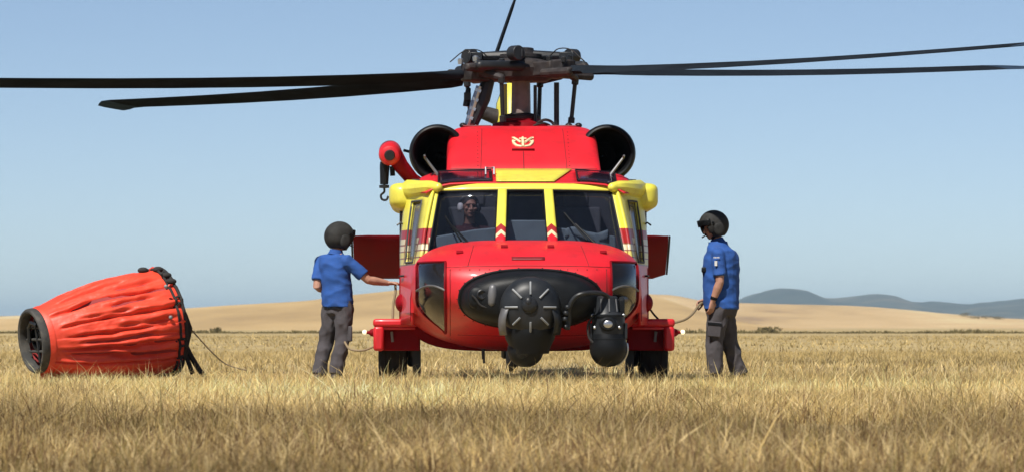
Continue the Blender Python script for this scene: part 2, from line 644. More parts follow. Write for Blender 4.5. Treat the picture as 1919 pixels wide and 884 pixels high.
def build_hills():
    mt = ramp_mat('far_mountain_scrub', [(0.2, (0.025, 0.035, 0.028)), (0.5, (0.06, 0.065, 0.05)), (0.8, (0.15, 0.13, 0.09))],
                  [((0.003, 0.002, 0.012), 1.5, 7), ((0.014, 0.01, 0.03), 1.1, 5)])
    hill('mountain_range', [(-2400, 600), (-1500, 580), (-700, 602), (-200, 600), (40, 593.5), (200, 599), (700, 600), (1100, 598), (1300, 588), (1350, 577), (1388, 560), (1418, 547), (1445, 543),
                            (1482, 551), (1520, 567), (1560, 562), (1605, 556.5), (1645, 560), (1683, 569), (1732, 561.5), (1790, 566), (1850, 564), (1925, 560.5), (2100, 552), (2500, 570), (3000, 548), (3600, 580), (4300, 600)],
         9000, 2600, mt, rough=15, seed=3, nx=420)
    ht = ramp_mat('stubble_hill', [(0.15, (0.27, 0.185, 0.09)), (0.42, (0.38, 0.265, 0.125)), (0.6, (0.43, 0.305, 0.15)), (0.85, (0.49, 0.37, 0.20))],
                  [((0.008, 0.0025, 0.03), 1.5, 4), ((0.05, 0.012, 0.2), 0.6, 4), ((0.9, 0.9, 0.9), 0.2, 3)])
    ht2 = ramp_mat('pale_stubble_hill', [(0.15, (0.23, 0.15, 0.08)), (0.36, (0.40, 0.275, 0.13)), (0.6, (0.46, 0.325, 0.165)), (0.8, (0.52, 0.42, 0.22)), (0.95, (0.42, 0.28, 0.17))],
                   [((0.0045, 0.0012, 0.02), 1.9, 4), ((0.03, 0.008, 0.1), 0.7, 4), ((0.5, 0.5, 0.5), 0.2, 3)])
    hill('far_hill', [(-1500, 608), (-600, 600), (0, 592), (60, 590), (300, 592), (800, 570), (1150, 549), (1240, 552), (1310, 565), (1400, 569), (1500, 572), (1600, 576), (1700, 585), (1800, 593), (1925, 602), (2200, 600), (2700, 585), (3400, 606)],
         2600, 900, ht2, rough=1.2, seed=1)
    hill('near_hill', [(-1400, 606), (-500, 600), (0, 597), (150, 593), (260, 587), (340, 580), (450, 570), (600, 560), (700, 549), (800, 541), (1000, 535), (1140, 540), (1212, 552), (1250, 566), (1290, 582), (1330, 598), (1375, 611), (1420, 613)],
         1150, 420, ht, rough=0.5, seed=2)


build_ground()
build_hills()


def build_grass():
    """dry grass: many narrow bent blades, joined (nobody could count them)"""
    V, F3, F4, C = [], [], [], []
    pale = np.array([0.80, 0.645, 0.35])
    straw = np.array([0.68, 0.515, 0.225])
    brown = np.array([0.30, 0.205, 0.115])
    olive = np.array([0.36, 0.305, 0.125])

    def field(d0, d1, dens, wid, hmean, seg, tuft):
        k = 0.129 * 1.3
        area = k * (d1 * d1 - d0 * d0) + 3.0 * (d1 - d0)
        n = int(area * dens)
        # distances with density uniform over the trapezoid
        u = rng.random(n)
        d = np.sqrt(d0 * d0 + u * (d1 * d1 - d0 * d0))
        x = (rng.random(n) * 2 - 1) * (k * d + 1.5)
        # gather into tufts
        nt = max(1, n // tuft)
        ix = rng.integers(0, nt, n)
        own = rng.random(n) < 0.72
        sp = 0.02 + 0.0011 * d
        x = np.where(own, x[ix] + rng.normal(0, 1, n) * sp, x)
        d = np.where(own, d[ix] + rng.normal(0, 1, n) * sp, d)
        return x, d + CAM_Y

    # (start, end, blades per square metre, blade width, height, segments, blades per tuft)
    sets = [(11.5, 22, 980, 0.0055, 0.095, 3, 9), (22, 33, 860, 0.0058, 0.105, 3, 9), (33, 48, 330, 0.0058, 0.105, 2, 9), (48, 90, 45, 0.014, 0.085, 2, 6), (90, 260, 2.2, 0.05, 0.09, 1, 4)]
    off = 0
    for d0, d1, dens, wid, hm, seg, tuft in sets:
        x, y = field(d0, d1, dens, wid, hm, seg, tuft)
        # thin and bare spots
        bare = np.array([mnoise.noise(Vector((a * 0.8 + 31, b * 0.33, 7))) + .5 * mnoise.noise(Vector((a * 2.6, b * 1.1, 2))) for a, b in zip(x, y)])
        keep = rng.random(len(x)) > np.clip(bare * 1.7 - .15, 0, .85)
        x, y = x[keep], y[keep]
        n = len(x)
        d = y - CAM_Y
        patch = np.array([mnoise.noise(Vector((a * 0.35, b * 0.16, 0))) for a, b in zip(x, y)])
        patch2 = np.array([mnoise.noise(Vector((a * 1.3 + 9, b * 0.6, 4))) for a, b in zip(x, y)])
        h = hm * rng.lognormal(-0.08, 0.33, n) * (1 + 0.35 * patch2)
        # the strip the machine stands on is short and worn
        near = np.exp(-((y + 0.5) / 4.5) ** 2)
        h *= 1 - 0.42 * near
        h *= np.clip(1.05 - .5 * np.clip(bare[keep], -.3, 1), .5, 1.25)
        h = np.where(np.abs(y + 8) < 1e9, h, h)
        tall = rng.random(n) < 0.02
        h = np.where(tall, h * 2.1, h)
        h = np.minimum(h, 0.36)
        w = wid * rng.uniform(0.6, 1.4, n)
        az = rng.uniform(0, 2 * np.pi, n)
        lean = np.abs(rng.normal(0, 0.8, n)) * h
        la = rng.uniform(0, 2 * np.pi, n)
        lx, ly = np.cos(la) * lean, np.sin(la) * lean
        # colour of each blade: straw, with bleached, brown and slightly green ones; the nearest strip is a browner, older growth
        t = rng.random(n)
        nearbrown = 1 / (1 + np.exp((d - 24.5 + 9 * patch + 5 * patch2) / 2.6))
        col = straw[None] * np.ones((n, 1))
        col = np.where((t < 0.34)[:, None], pale, col)
        pb = 0.06 + 0.24 * nearbrown + 0.12 * np.clip(patch * 2, 0, 1)
        col = np.where((t > 1 - pb)[:, None], brown, col)
        col = np.where(((t > 0.5) & (t < 0.5 + 0.08 + 0.14 * np.clip(-patch2 * 2, 0, 1)))[:, None], olive, col)
        # darker blades in long streaks and two bands across the middle distance
        streak = np.array([mnoise.noise(Vector((a * 0.10 + 5, b * 0.22, 21))) + .35 * mnoise.noise(Vector((a * .5, b * .5, 3))) for a, b in zip(x, y)])
        st = np.clip(streak * 3.2 - .35, 0, 1) * np.clip((d - 26) / 10, 0, 1)
        wk = np.exp(-((y - 20.5 - .25 * np.sin(x * 1.3)) / 2.2) ** 2) * np.clip((x - 3.6) / 1.2, 0, 1)  # band of darker blades behind the machine, right side only
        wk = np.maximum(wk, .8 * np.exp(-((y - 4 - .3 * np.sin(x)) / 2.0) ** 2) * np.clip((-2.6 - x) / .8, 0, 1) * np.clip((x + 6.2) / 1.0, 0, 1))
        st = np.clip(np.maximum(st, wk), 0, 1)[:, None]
        STREAK = st
        weed = np.array([mnoise.noise(Vector((a * 2.1 + 50, b * 1.4, 11))) for a, b in zip(x, y)])
        col = np.where(((weed > .42) & (rng.random(n) < .75))[:, None], brown * np.array([.62, .55, .5]), col)
        col = np.where(((weed < -.46) & (rng.random(n) < .6))[:, None], olive * .8, col)
        col = col * (1 - 0.45 * nearbrown)[:, None] * np.array([1, 0.965, 0.94])[None] ** nearbrown[:, None]
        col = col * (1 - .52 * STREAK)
        far = np.clip((d - 45) / 30, 0, 1)[:, None] * (1 - STREAK)
        col = col * (1 - .7 * far) + straw[None] * 0.80 * .7 * far
        col = col * (1 + .30 * np.exp(-((d - 36) / 9) ** 2))[:, None]
        col = col * rng.uniform(0.8, 1.2, n)[:, None] * (1 + 0.40 * patch)[:, None]
        cx, sx = np.cos(az) * w / 2, np.sin(az) * w / 2
        rows = []
        for s_ in range(seg):
            t_ = s_ / seg
            bx, by, bz = x + lx * t_ ** 2, y + ly * t_ ** 2, h * (t_ - 0.12 * t_ * t_ * lean / h)
            wf = 1 - 0.45 * t_
            rows.append(np.stack([bx - cx * wf, by - sx * wf, bz], 1))
            rows.append(np.stack([bx + cx * wf, by + sx * wf, bz], 1))
        rows.append(np.stack([x + lx, y + ly, h * 0.95], 1))
        nv = 2 * seg + 1
        verts = np.stack(rows, 1).reshape(-1, 3)
        V.append(verts)
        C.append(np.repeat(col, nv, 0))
        base = off + np.arange(n) * nv
        for s_ in range(seg - 1):
            F4.append(np.stack([base + 2 * s_, base + 2 * s_ + 1, base + 2 * s_ + 3, base + 2 * s_ + 2], 1))
        F3.append(np.stack([base + 2 * seg - 2, base + 2 * seg - 1, base + 2 * seg], 1))
        off += n * nv
    V = np.concatenate(V)
    C = np.concatenate(C)
    F4 = np.concatenate(F4)
    F3 = np.concatenate(F3)
    me = bpy.data.meshes.new('grass')
    me.vertices.add(len(V))
    me.vertices.foreach_set('co', V.ravel().astype(np.float32))
    loops = np.concatenate([F4.ravel(), F3.ravel()])
    me.loops.add(len(loops))
    me.loops.foreach_set('vertex_index', loops.astype(np.int32))
    starts = np.concatenate([np.arange(len(F4)) * 4, len(F4) * 4 + np.arange(len(F3)) * 3])
    me.polygons.add(len(starts))
    me.polygons.foreach_set('loop_start', starts.astype(np.int32))
    me.update(calc_edges=True)
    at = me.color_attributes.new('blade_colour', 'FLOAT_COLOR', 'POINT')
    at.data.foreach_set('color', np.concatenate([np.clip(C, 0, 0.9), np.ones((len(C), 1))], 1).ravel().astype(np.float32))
    m = bpy.data.materials.new('dry_grass_blade')
    m.use_nodes = True
    nt = m.node_tree
    N, L = nt.nodes, nt.links
    N.clear()
    out = N.new('ShaderNodeOutputMaterial')
    a = N.new('ShaderNodeAttribute')
    a.attribute_name = 'blade_colour'
    df = N.new('ShaderNodeBsdfDiffuse')
    tl = N.new('ShaderNodeBsdfTranslucent')
    mx = N.new('ShaderNodeMixShader')
    mx.inputs[0].default_value = 0.45
    L.new(a.outputs['Color'], df.inputs[0])
    L.new(a.outputs['Color'], tl.inputs[0])
    L.new(df.outputs[0], mx.inputs[1])
    L.new(tl.outputs[0], mx.inputs[2])
    L.new(mx.outputs[0], out.inputs[0])
    me.materials.append(m)
    o = bpy.data.objects.new('grass', me)
    COL.objects.link(o)
    tag(o, 'dry straw coloured grass covering the whole field', 'grass', kind='stuff')
    print('grass tris', len(F4) * 2 + len(F3))


build_grass()


def leafy(name, c, rx, ry, rz, n, m, size, seed):
    """a bush: short stems and a cloud of small leaf faces"""
    r = random.Random(seed)
    lobes = [(Vector((r.uniform(-.6, .6) * rx, r.uniform(-.6, .6) * ry, r.uniform(.25, .75) * rz)), r.uniform(.35, .6)) for _ in range(7)]
    mb = MB()
    for i in range(n):
        lc, lr = r.choice(lobes)
        while True:
            q = Vector((r.uniform(-1, 1), r.uniform(-1, 1), r.uniform(-1, 1)))
            if 0.3 < q.length < 1:
                break
        p = lc + Vector((q.x * rx * lr, q.y * ry * lr, q.z * rz * lr))
        p.z = max(p.z, 0.02)
        a = Vector((r.uniform(-1, 1), r.uniform(-1, 1), r.uniform(-1, 1))).normalized()
        b = a.orthogonal().normalized()
        s = size * r.uniform(.6, 1.4)
        mb.add([p - a * s, p + b * s * .5, p + a * s, p - b * s * .5], [(0, 1, 2, 3)])
    return mb


def build_scrub():
    bush = ramp_mat('scrub_leaf', [(0.2, (0.06, 0.05, 0.022)), (0.55, (0.13, 0.105, 0.045)), (0.85, (0.22, 0.17, 0.08))], [((1.5, 1.5, 1.5), 1.2, 3)])
    # the dark weedy verge where the field ends
    r = random.Random(5)
    mb = MB()
    Y = 330
    half = 0.17 * 375
    x = -half
    while x < half:
        hgt = r.uniform(0.12, 0.34) * (0.6 + 0.8 * abs(mnoise.noise(Vector((x * 0.08, 0, 0)))) * 2)
        for k in range(9):
            p = Vector((x + r.uniform(-.2, .2), Y + r.uniform(-2.5, 2.5), 0))
            w = r.uniform(.05, .14)
            t = r.uniform(-.15, .15)
            mb.add([p + Vector((-w, 0, 0)), p + Vector((w, r.uniform(-.1, .1), 0)), p + Vector((t, 0, hgt * r.uniform(.6, 1.3)))], [(0, 1, 2)])
        x += 0.16
    o = mb.build('verge_scrub', bush, smooth=False)
    tag(o, 'dark strip of low weeds along the far field edge', 'weeds', kind='stuff')
    for i, (px, py, Yb, w, h, lab) in enumerate([
        (1440, 613, 345, 1.35, 0.62, 'low brown bush on the field edge just beyond the right crewman'),
        (1813, 605, 2200, 4.6, 2.6, 'tallest dark bush on the pale slope at the far right'),
        (1838, 607, 2150, 9.0, 1.6, 'wide low dark bush beside the tallest bush at the far right'),
        (1876, 609, 2150, 5.5, 1.8, 'outermost small dark bush on the pale slope at the far right'),
        (400, 613, 345, 0.8, 0.5, 'small dark bush on the field edge between bucket and left crewman'),
    ]):
        root_p = PX(px, 612, Yb)
        zg = 0.0
        if Yb > 1500:
            hit, loc, _, _ = bpy.data.objects['far_hill'].ray_cast(Vector((root_p.x, Yb, 500)), Vector((0, 0, -1)))
            zg = loc.z if hit else 0.0
        t = thing('bush', lab, 'bush', (root_p.x, Yb, zg), group='bushes beyond the field')
        leafy('foliage', None, w, w, h, 420, bush, 0.10 * w ** .5, i + 11).build('foliage', bush, t, smooth=False)
        st = MB()
        for k in range(4):
            a = k * 1.6
            st.tube([(0, 0, -0.02), (math.cos(a) * w * .2, math.sin(a) * w * .2, h * .6)], [.04, .015], 5)
        st.build('stem', M['soil'], t)


build_scrub()

# ------------------------------------------------------------------ the helicopter (own axes: x to its port side, y aft, z up; origin on the ground below the rotor head)
heli = thing('helicopter', 'red and yellow firefighting helicopter with a black nose turret standing in dry grass', 'helicopter', (0.102, 0, 0), R(0.84))
H = heli


def part(mb, name, m, parent=None, label=None, **k):
    o = mb.build(name, M[m] if isinstance(m, str) else m, parent or H, **k)
    if label:
        o['label'] = label
    return o


# ---- nose and lower hull: superelliptic sections
NY = [-4.64, -4.60, -4.52, -4.38, -4.15, -3.85, -3.5, -3.2, -2.6, -1.9]
NW = [0.34, 0.56, 0.78, 0.94, 1.065, 1.145, 1.195, 1.225, 1.28, 1.335]
NB_ = [0.84, 0.77, 0.70, 0.63, 0.55, 0.47, 0.41, 0.37, 0.345, 0.34]
NT_ = [1.04, 1.14, 1.225, 1.30, 1.385, 1.455, 1.50, 1.52, 1.52, 1.52]


def sec(y):
    w = float(hermite(NY, NW, y))
    zb = float(hermite(NY, NB_, y))
    zt = float(hermite(NY, NT_, y))
    return w, zb, zt, zb + (zt - zb) * 0.55


NU, ND = 3.3, 2.4


def sec_pt(y, a, top_cut=None):
    w, zb, zt, zm = sec(y)
    c, s_ = math.cos(a), math.sin(a)
    n = NU if s_ >= 0 else ND
    x = w * math.copysign(abs(c) ** (2 / n), c)
    z = zm + ((zt - zm) if s_ >= 0 else (zm - zb)) * math.copysign(abs(s_) ** (2 / n), s_)
    if top_cut is not None:
        z = min(z, top_cut)
    return Vector((x, y, z))


def inside(y, x, z):
    w, zb, zt, zm = sec(y)
    if z >= zm:
        return abs(x / w) ** NU + abs((z - zm) / (zt - zm)) ** NU <= 1
    return abs(x / w) ** ND + abs((zm - z) / (zm - zb)) ** ND <= 1


def nose_y(x, z):
    """depth of the nose skin straight behind a point of the front view"""
    lo, hi = -4.64, -1.95
    if not inside(hi, x, z):
        return hi
    for _ in range(40):
        mid = (lo + hi) / 2
        if inside(mid, x, z):
            hi = mid
        else:
            lo = mid
    return hi


def nose_p(x, z, off=0.0):
    e = 0.004
    y = nose_y(x, z)
    dx = (nose_y(x + e, z) - nose_y(x - e, z)) / (2 * e)
    dz = (nose_y(x, z + e) - nose_y(x, z - e)) / (2 * e)
    n = Vector((dx, -1, dz)).normalized()
    return Vector((x, y, z)) + n * off


angs = [2 * math.pi * k / 64 for k in range(64)]
mb = MB()
ys = [-4.64, -4.625, -4.60, -4.56, -4.5, -4.42, -4.32, -4.2, -4.05, -3.9, -3.75, -3.6, -3.45, -3.38]
rings = [[sec_pt(y, a) for a in angs] for y in ys]
rings += [[sec_pt(y, a, 0.75) for a in angs] for y in (-3.36, -3.2, -2.9, -2.6, -2.2, -1.89)]
mb.loft(rings)
nose = part(mb, 'nose_section', 'red', angle=50)
# raised panel joints and a louvre on the hood
mb = MB()
for zx in (0.0,):
    pass
for x0 in (-0.62, 0.62):
    mb.tube([nose_p(x0 * (1 - 0.1 * k / 6), 1.22 + 0.22 * k / 6, 0.001) for k in range(7)], 0.004, 5)
mb.tube([nose_p(-0.98 + 1.96 * k / 24, 1.205 + 0.02 * (1 - ((k - 12) / 12) ** 2), 0.001) for k in range(25)], 0.004, 5)
part(mb, 'panel_joint', 'seam', nose)
for k in range(19):
    part(MB().ellipsoid(nose_p(-0.9 + 1.8 * k / 18, 1.185, .0), (.008, .008, .008), nu=6, nv=4), 'fastener', 'seam', nose)
for sgn in (-1, 1):
    part(MB().tube([nose_p(sgn * .80, 1.19 - .72 * k / 12, .001) for k in range(13)], 0.004, 5), 'panel_joint', 'seam', nose)
part(MB().tube([nose_p(-0.72 + 1.44 * k / 20, .50 + .02 * abs(k - 10) / 10, .001) for k in range(21)], 0.004, 5), 'panel_joint', 'seam', nose)
mb = MB()
mb.grid([[nose_p(-0.17 + 0.34 * k / 8, 1.295 + dz, 0.006) for k in range(9)] for dz in (-0.014, 0.014)])
part(mb, 'hood_louvre', 'seam', nose, solid=0.01)
for x0, z0 in ((-0.24, 1.42), (0.24, 1.42), (-0.70, 1.36), (0.78, 1.36)):
    mb = MB()
    p = nose_p(x0, z0, 0.01)
    mb.box(p, (0.07, 0.05, 0.018), Matrix.Rotation(0.5, 3, 'X'))
    part(mb, 'hood_latch', 'dark_red', nose, bevel=0.004)

# chin windows: one patch of the nose skin on each lower corner
for sgn in (-1, 1):
    rows = []
    zs = [1.262 - (1.262 - 0.545) * k / 20 for k in range(21)]
    for z in zs:
        t = (1.262 - z) / (1.262 - 0.545)
        w, zb, zt, zm = sec(-3.55)
        n = NU if z >= zm else ND
        den = (zt - zm) if z >= zm else (zm - zb)
        xo = w * max(0.0, 1 - abs((z - zm) / den) ** n) ** (1 / n)
        xin = 0.845
        xo = max(min(xo * 0.985, 1.14), xin + 0.012)
        # lower edge curves in to a point by the inner edge
        if t > 0.45:
            xo = xin + (xo - xin) * math.sqrt(max(0.0, 1 - ((t - 0.45) / 0.55) ** 2)) + 0.004
        rows.append([nose_p(sgn * (xin + (xo - xin) * k / 8), z, 0.012) for k in range(9)])
    mb = MB()
    mb.grid(rows)
    cw = part(mb, 'chin_window', 'chin_glass', solid=0.008)
    border = [r[0] for r in rows] + [r[-1] for r in rows[::-1]]
    border = [r for r in rows[0]] + [r[-1] for r in rows[1:]] + [r[0] for r in rows[::-1]]
    mb = MB()
    mb.tube(border, 0.012, 6)
    part(mb, 'window_seal', 'dark_red', cw)
    # the pilot's pedals bay seen through the glass: a dark well plate just under it, with a grey brace
    mb = MB()
    mb.grid([[p + Vector((-sgn * 0.0, 0.0, 0)) - (p - Vector((0, -3.2, 0.9))).normalized() * 0.008 for p in r] for r in rows])
    part(mb, 'footwell', 'footwell', cw)
    mb = MB()
    mid = rows[8]
    mb.tube([p + Vector((0, -0.004, 0.05 * math.sin(math.pi * k / 8))) for k, p in enumerate(mid)], 0.012, 6)
    part(mb, 'window_brace', 'grey', cw)

# ---- cabin hull behind the cockpit
def cabin_ring(y, w, zb, zt, n=4.5):
    zm = (zb + zt) / 2
    out = []
    for a in angs:
        c, s_ = math.cos(a), math.sin(a)
        out.append(Vector((w * math.copysign(abs(c) ** (2 / n), c), y, zm + (zt - zm) * math.copysign(abs(s_) ** (2 / n), s_))))
    return out


mb = MB()
mb.loft([cabin_ring(-1.88, 1.33, 0.34, 2.25), cabin_ring(-1.5, 1.345, 0.335, 2.28), cabin_ring(0, 1.35, 0.33, 2.30), cabin_ring(1.8, 1.33, 0.36, 2.30, 4),
         cabin_ring(2.8, 1.15, 0.55, 2.28, 3.2), cabin_ring(3.8, 0.78, 0.85, 2.15, 2.6), cabin_ring(4.6, 0.56, 1.02, 2.02, 2.3)])
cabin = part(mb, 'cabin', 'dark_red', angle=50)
mb = MB()
mb.loft([cabin_ring(4.5, 0.56, 1.03, 2.02, 2.3), cabin_ring(6.5, 0.42, 1.16, 1.92, 2.2), cabin_ring(9.0, 0.28, 1.32, 1.84, 2.1), cabin_ring(9.6, 0.2, 1.4, 1.82, 2)])
part(mb, 'tail_boom', 'red', angle=50)
mb = MB()
mb.box((0, -1.925, 1.6), (2.44, 0.02, 1.2))
mb.box((0, -1.925, 2.235), (2.0, 0.02, 0.07))
part(mb, 'cockpit_bulkhead', 'interior')
# cabin side windows and sliding doors
for sgn in (-1, 1):
    d = part(MB().box((sgn * 1.352, 0.55, 1.35), (0.02, 1.7, 1.35)), 'sliding_door', 'red', bevel=0.008)
    for yy in (0.15, 0.95):
        part(MB().box((sgn * 1.366, yy, 1.62), (0.012, 0.58, 0.52)), 'door_window', 'side_glass', d, bevel=0.004)
    part(MB().box((sgn * 1.35, -1.05, 1.62), (0.02, 0.7, 0.5)), 'gunner_window', 'side_glass', bevel=0.004)
    # lower side step fairing
    mb = MB()
    mb.ellipsoid((sgn * 1.30, -2.0, 0.86), (0.10, 0.22, 0.11))
    part(mb, 'step_fairing', 'dark_red')

# ---- cockpit doors: slanted skins between windshield pillar and cabin
def side_p(u, z, sgn, off=0.0):
    yf = -3.22 + max(0, z - 1.40) / 0.66 * 0.56
    y = yf + (-1.89 - yf) * u
    k = u
    x = 1.075 + (1.325 - 1.075) * k
    if z < 1.40:
        x += (1.195 - 1.075) * max(0, 1 - k) * min(1, (1.40 - z) / 0.45) * 0.9
    t = max(0, z - 1.40) / 0.66
    x -= (0.115 * (1 - k) + 0.06 * k) * t ** 1.4
    x += off
    return Vector((sgn * x, y, z))


for sgn in (-1, 1):
    us = [0, .06, .14, .30, .5, .68, .8, .93, 1]
    zs = [.62, .75, .9, 1.05, 1.15, 1.24, 1.257, 1.30, 1.4, 1.5, 1.6, 1.7, 1.8, 1.9, 1.94, 2.0, 2.06]
    mb = MB()
    vs = [side_p(u, z, sgn, 0.012) for z in zs for u in us]
    n = len(us)
    fs = []
    for i in range(len(zs) - 1):
        for j in range(n - 1):
            if 3 <= j <= 4 and 1.28 < (zs[i] + zs[i + 1]) / 2 < 1.94:
                continue
            fs.append((i * n + j, i * n + j + 1, (i + 1) * n + j + 1, (i + 1) * n + j))
    mb.add(vs, fs)
    door = part(mb, 'cockpit_door', 'livery_door', solid=0.03)
    mb = MB()
    zz = [1.29 + (1.95 - 1.29) * k / 8 for k in range(9)]
    mb.grid([[side_p(.29 + .40 * q / 4, z, sgn, 0.004) for q in range(5)] for z in zz])
    part(mb, 'door_window', 'side_glass', door, solid=0.006)
    mb = MB()
    loop = [side_p(.3, z, sgn, .03) for z in zz] + [side_p(.68, z, sgn, .03) for z in zz[::-1]] + [side_p(.3, zz[0], sgn, .03)]
    mb.tube(loop, 0.011, 6)
    part(mb, 'window_seal', 'interior', door)
    mb = MB()
    a, b = side_p(.86, 1.15, sgn, .05), side_p(.72, 1.15, sgn, .05)
    mb.tube([side_p(.86, 1.15, sgn, .0), a, b, side_p(.72, 1.15, sgn, .0)], 0.012, 6)
    part(mb, 'door_handle', 'black', door)
    mb = MB()
    for uu in (.97, .04):
        part(MB().tube([side_p(uu, z, sgn, .023) for z in (.66, .9, 1.1, 1.24)], .013, 6), 'door_edge', 'dark_red', door)
    # small blade aerial on the door top corner
    mb = MB()
    p = side_p(.95, 1.70, sgn, .0)
    mb.tube([p, p + Vector((sgn * .05, 0, .03)), p + Vector((sgn * .09, 0, .0))], .011, 6)
    part(mb, 'side_probe', 'charcoal')

# ---- windshield: three panes, four posts, a header
def ws(s_, t, off=0.0):
    b = Vector((1.085 * s_, -3.50 + 0.30 * s_ * s_, 1.465 - 0.125 * abs(s_) ** 2.5))
    a = Vector((0.965 * s_, -2.76 + 0.14 * s_ * s_, 2.055 - 0.012 * s_ * s_))
    p = b + (a - b) * t
    return p + Vector((0, -0.65, 0.75)) * off


def ws_patch(s0, s1, t0, t1, off, ns=8, nt=8):
    return [[ws(s0 + (s1 - s0) * i / ns, t0 + (t1 - t0) * k / nt, off) for i in range(ns + 1)] for k in range(nt + 1)]


for s0, s1 in ((-0.955, -0.30), (-0.205, 0.205), (0.30, 0.955)):
    pane = part(MB().grid(ws_patch(s0, s1, -0.06, 0.985, 0.0)), 'windshield_pane', 'glass', solid=0.008)
    loop = [ws(s0, t / 8 * .96 + .02, .008) for t in range(9)] + [ws(s0 + (s1 - s0) * i / 8, .98, .008) for i in range(9)] + [ws(s1, .98 - t / 8 * .96, .008) for t in range(9)] + [ws(s1 + (s0 - s1) * i / 8, .02, .008) for i in range(9)]
    part(MB().tube(loop, 0.013, 6), 'window_seal', 'black', pane)
for sgn in (-1, 1):
    part(MB().grid(ws_patch(sgn * 0.205, sgn * 0.30, -0.05, 1.0, 0.012, 4, 10)), 'windshield_post', 'livery_post', solid=0.03)
    part(MB().grid(ws_patch(sgn * 0.955, sgn * 1.035, -0.05, 1.0, 0.006, 3, 12)), 'corner_post', 'livery_pillar', solid=0.03)
    # wiper
    mb = MB()
    s0 = sgn * 0.62
    mb.tube([ws(s0 + .05, .02, .05), ws(s0 - .12, .36, .03)], .012, 6)
    mb.tube([ws(s0 - .22, .56, .022), ws(s0 - .02, .10, .022)], .010, 6)
    mb.box(ws(s0 + .05, .0, .04), (.10, .05, .05))
    part(mb, 'wiper', 'black')
part(MB().grid(ws_patch(-1.035, 1.035, 0.985, 1.085, 0.014, 24, 3)), 'windshield_header', 'yellow', solid=0.03)

# ---- cockpit roof
def roof_p(x, y, off=0.0):
    t = (y + 2.80) / 0.95
    t = max(-.1, min(1.15, t))
    zc = 2.105 + 0.19 * min(1, t) if t > 0 else 2.105
    hw = 1.02 + 0.27 * max(0, min(1, t))
    e = abs(x) / hw
    return Vector((x, y, zc - 0.24 * max(0.0, e) ** 8 * (0.35 + 0.65 * max(0, min(1, t))) + off))


ys_r = [-2.68, -2.66, -2.65, -2.5, -2.35, -2.2, -2.05, -1.86]
ROOF_WIN = ((-0.93, -0.36), (0.56, 0.98))
xs_r = sorted([-1.29, -1.2, -1.1, -1.02, -.93, -.8, -.6, -.5, -.36, -.2, 0, .2, .36, .5, .56, .7, .85, .98, 1.06, 1.15, 1.22, 1.29])
yy_r = [-2.68, -2.66, -2.62, -2.5, -2.35, -2.2, -2.05, -1.95, -1.86]
mb = MB()
nx_ = len(xs_r)
for y in yy_r:
    hw = 1.02 + 0.27 * max(0, min(1, (y + 2.8) / .95))
    for x in xs_r:
        mb.v.append(tuple(roof_p(max(-hw, min(hw, x)), y)))
for i in range(len(yy_r) - 1):
    for k in range(nx_ - 1):
        cx, cy = (xs_r[k] + xs_r[k + 1]) / 2, (yy_r[i] + yy_r[i + 1]) / 2
        if -2.62 < cy < -1.95 and any(a < cx < b for a, b in ROOF_WIN):
            continue
        mb.f.append((i * nx_ + k, i * nx_ + k + 1, (i + 1) * nx_ + k + 1, (i + 1) * nx_ + k))
roof = part(mb, 'cockpit_roof', 'red', solid=0.014)
# yellow centre panel, its port edge cut on the slant
mb = MB()
mb.grid([[roof_p(-0.31 + (0.31 + 0.30 + 0.22 * max(0, (y + 2.72) / .84)) * i / 10, y, 0.022) for i in range(11)] for y in ys_r])
part(mb, 'roof_panel', 'yellow', roof, solid=0.008)
for sgn, x0, x1 in ((-1, 0.36, 0.93), (1, 0.56, 0.98)):
    mb = MB()
    mb.grid([[roof_p(sgn * (x0 + (x1 - x0) * i / 8), y, 0.024) for i in range(9)] for y in (-2.63, -2.5, -2.3, -2.1, -1.94)])
    ew = part(mb, 'roof_window', 'roof_glass', roof, solid=0.008)
    c = [roof_p(sgn * x0, -2.62, .03), roof_p(sgn * x1, -2.62, .03), roof_p(sgn * x1, -1.94, .03), roof_p(sgn * x0, -1.94, .03), roof_p(sgn * x0, -2.62, .03)]
    part(MB().tube(c, .009, 6), 'window_frame', 'black', ew)
mb = MB()
mb.tube([roof_p(-.42, -2.3, .03), roof_p(-.42, -2.25, .10), roof_p(-.33, -2.25, .10), roof_p(-.33, -2.3, .03)], .012, 6)
part(mb, 'roof_handle', 'steel', roof)
# pitot probes standing before the intakes
for sgn in (-1, 1):
    mb = MB()
    mb.tube([roof_p(sgn * 0.93, -2.05, 0), roof_p(sgn * 0.96, -2.05, .05), Vector((sgn * 1.075, -2.0, 2.43)), Vector((sgn * 1.08, -2.12, 2.45))], [.02, .016, .013, .011], 8)
    part(mb, 'pitot_probe', 'grey')

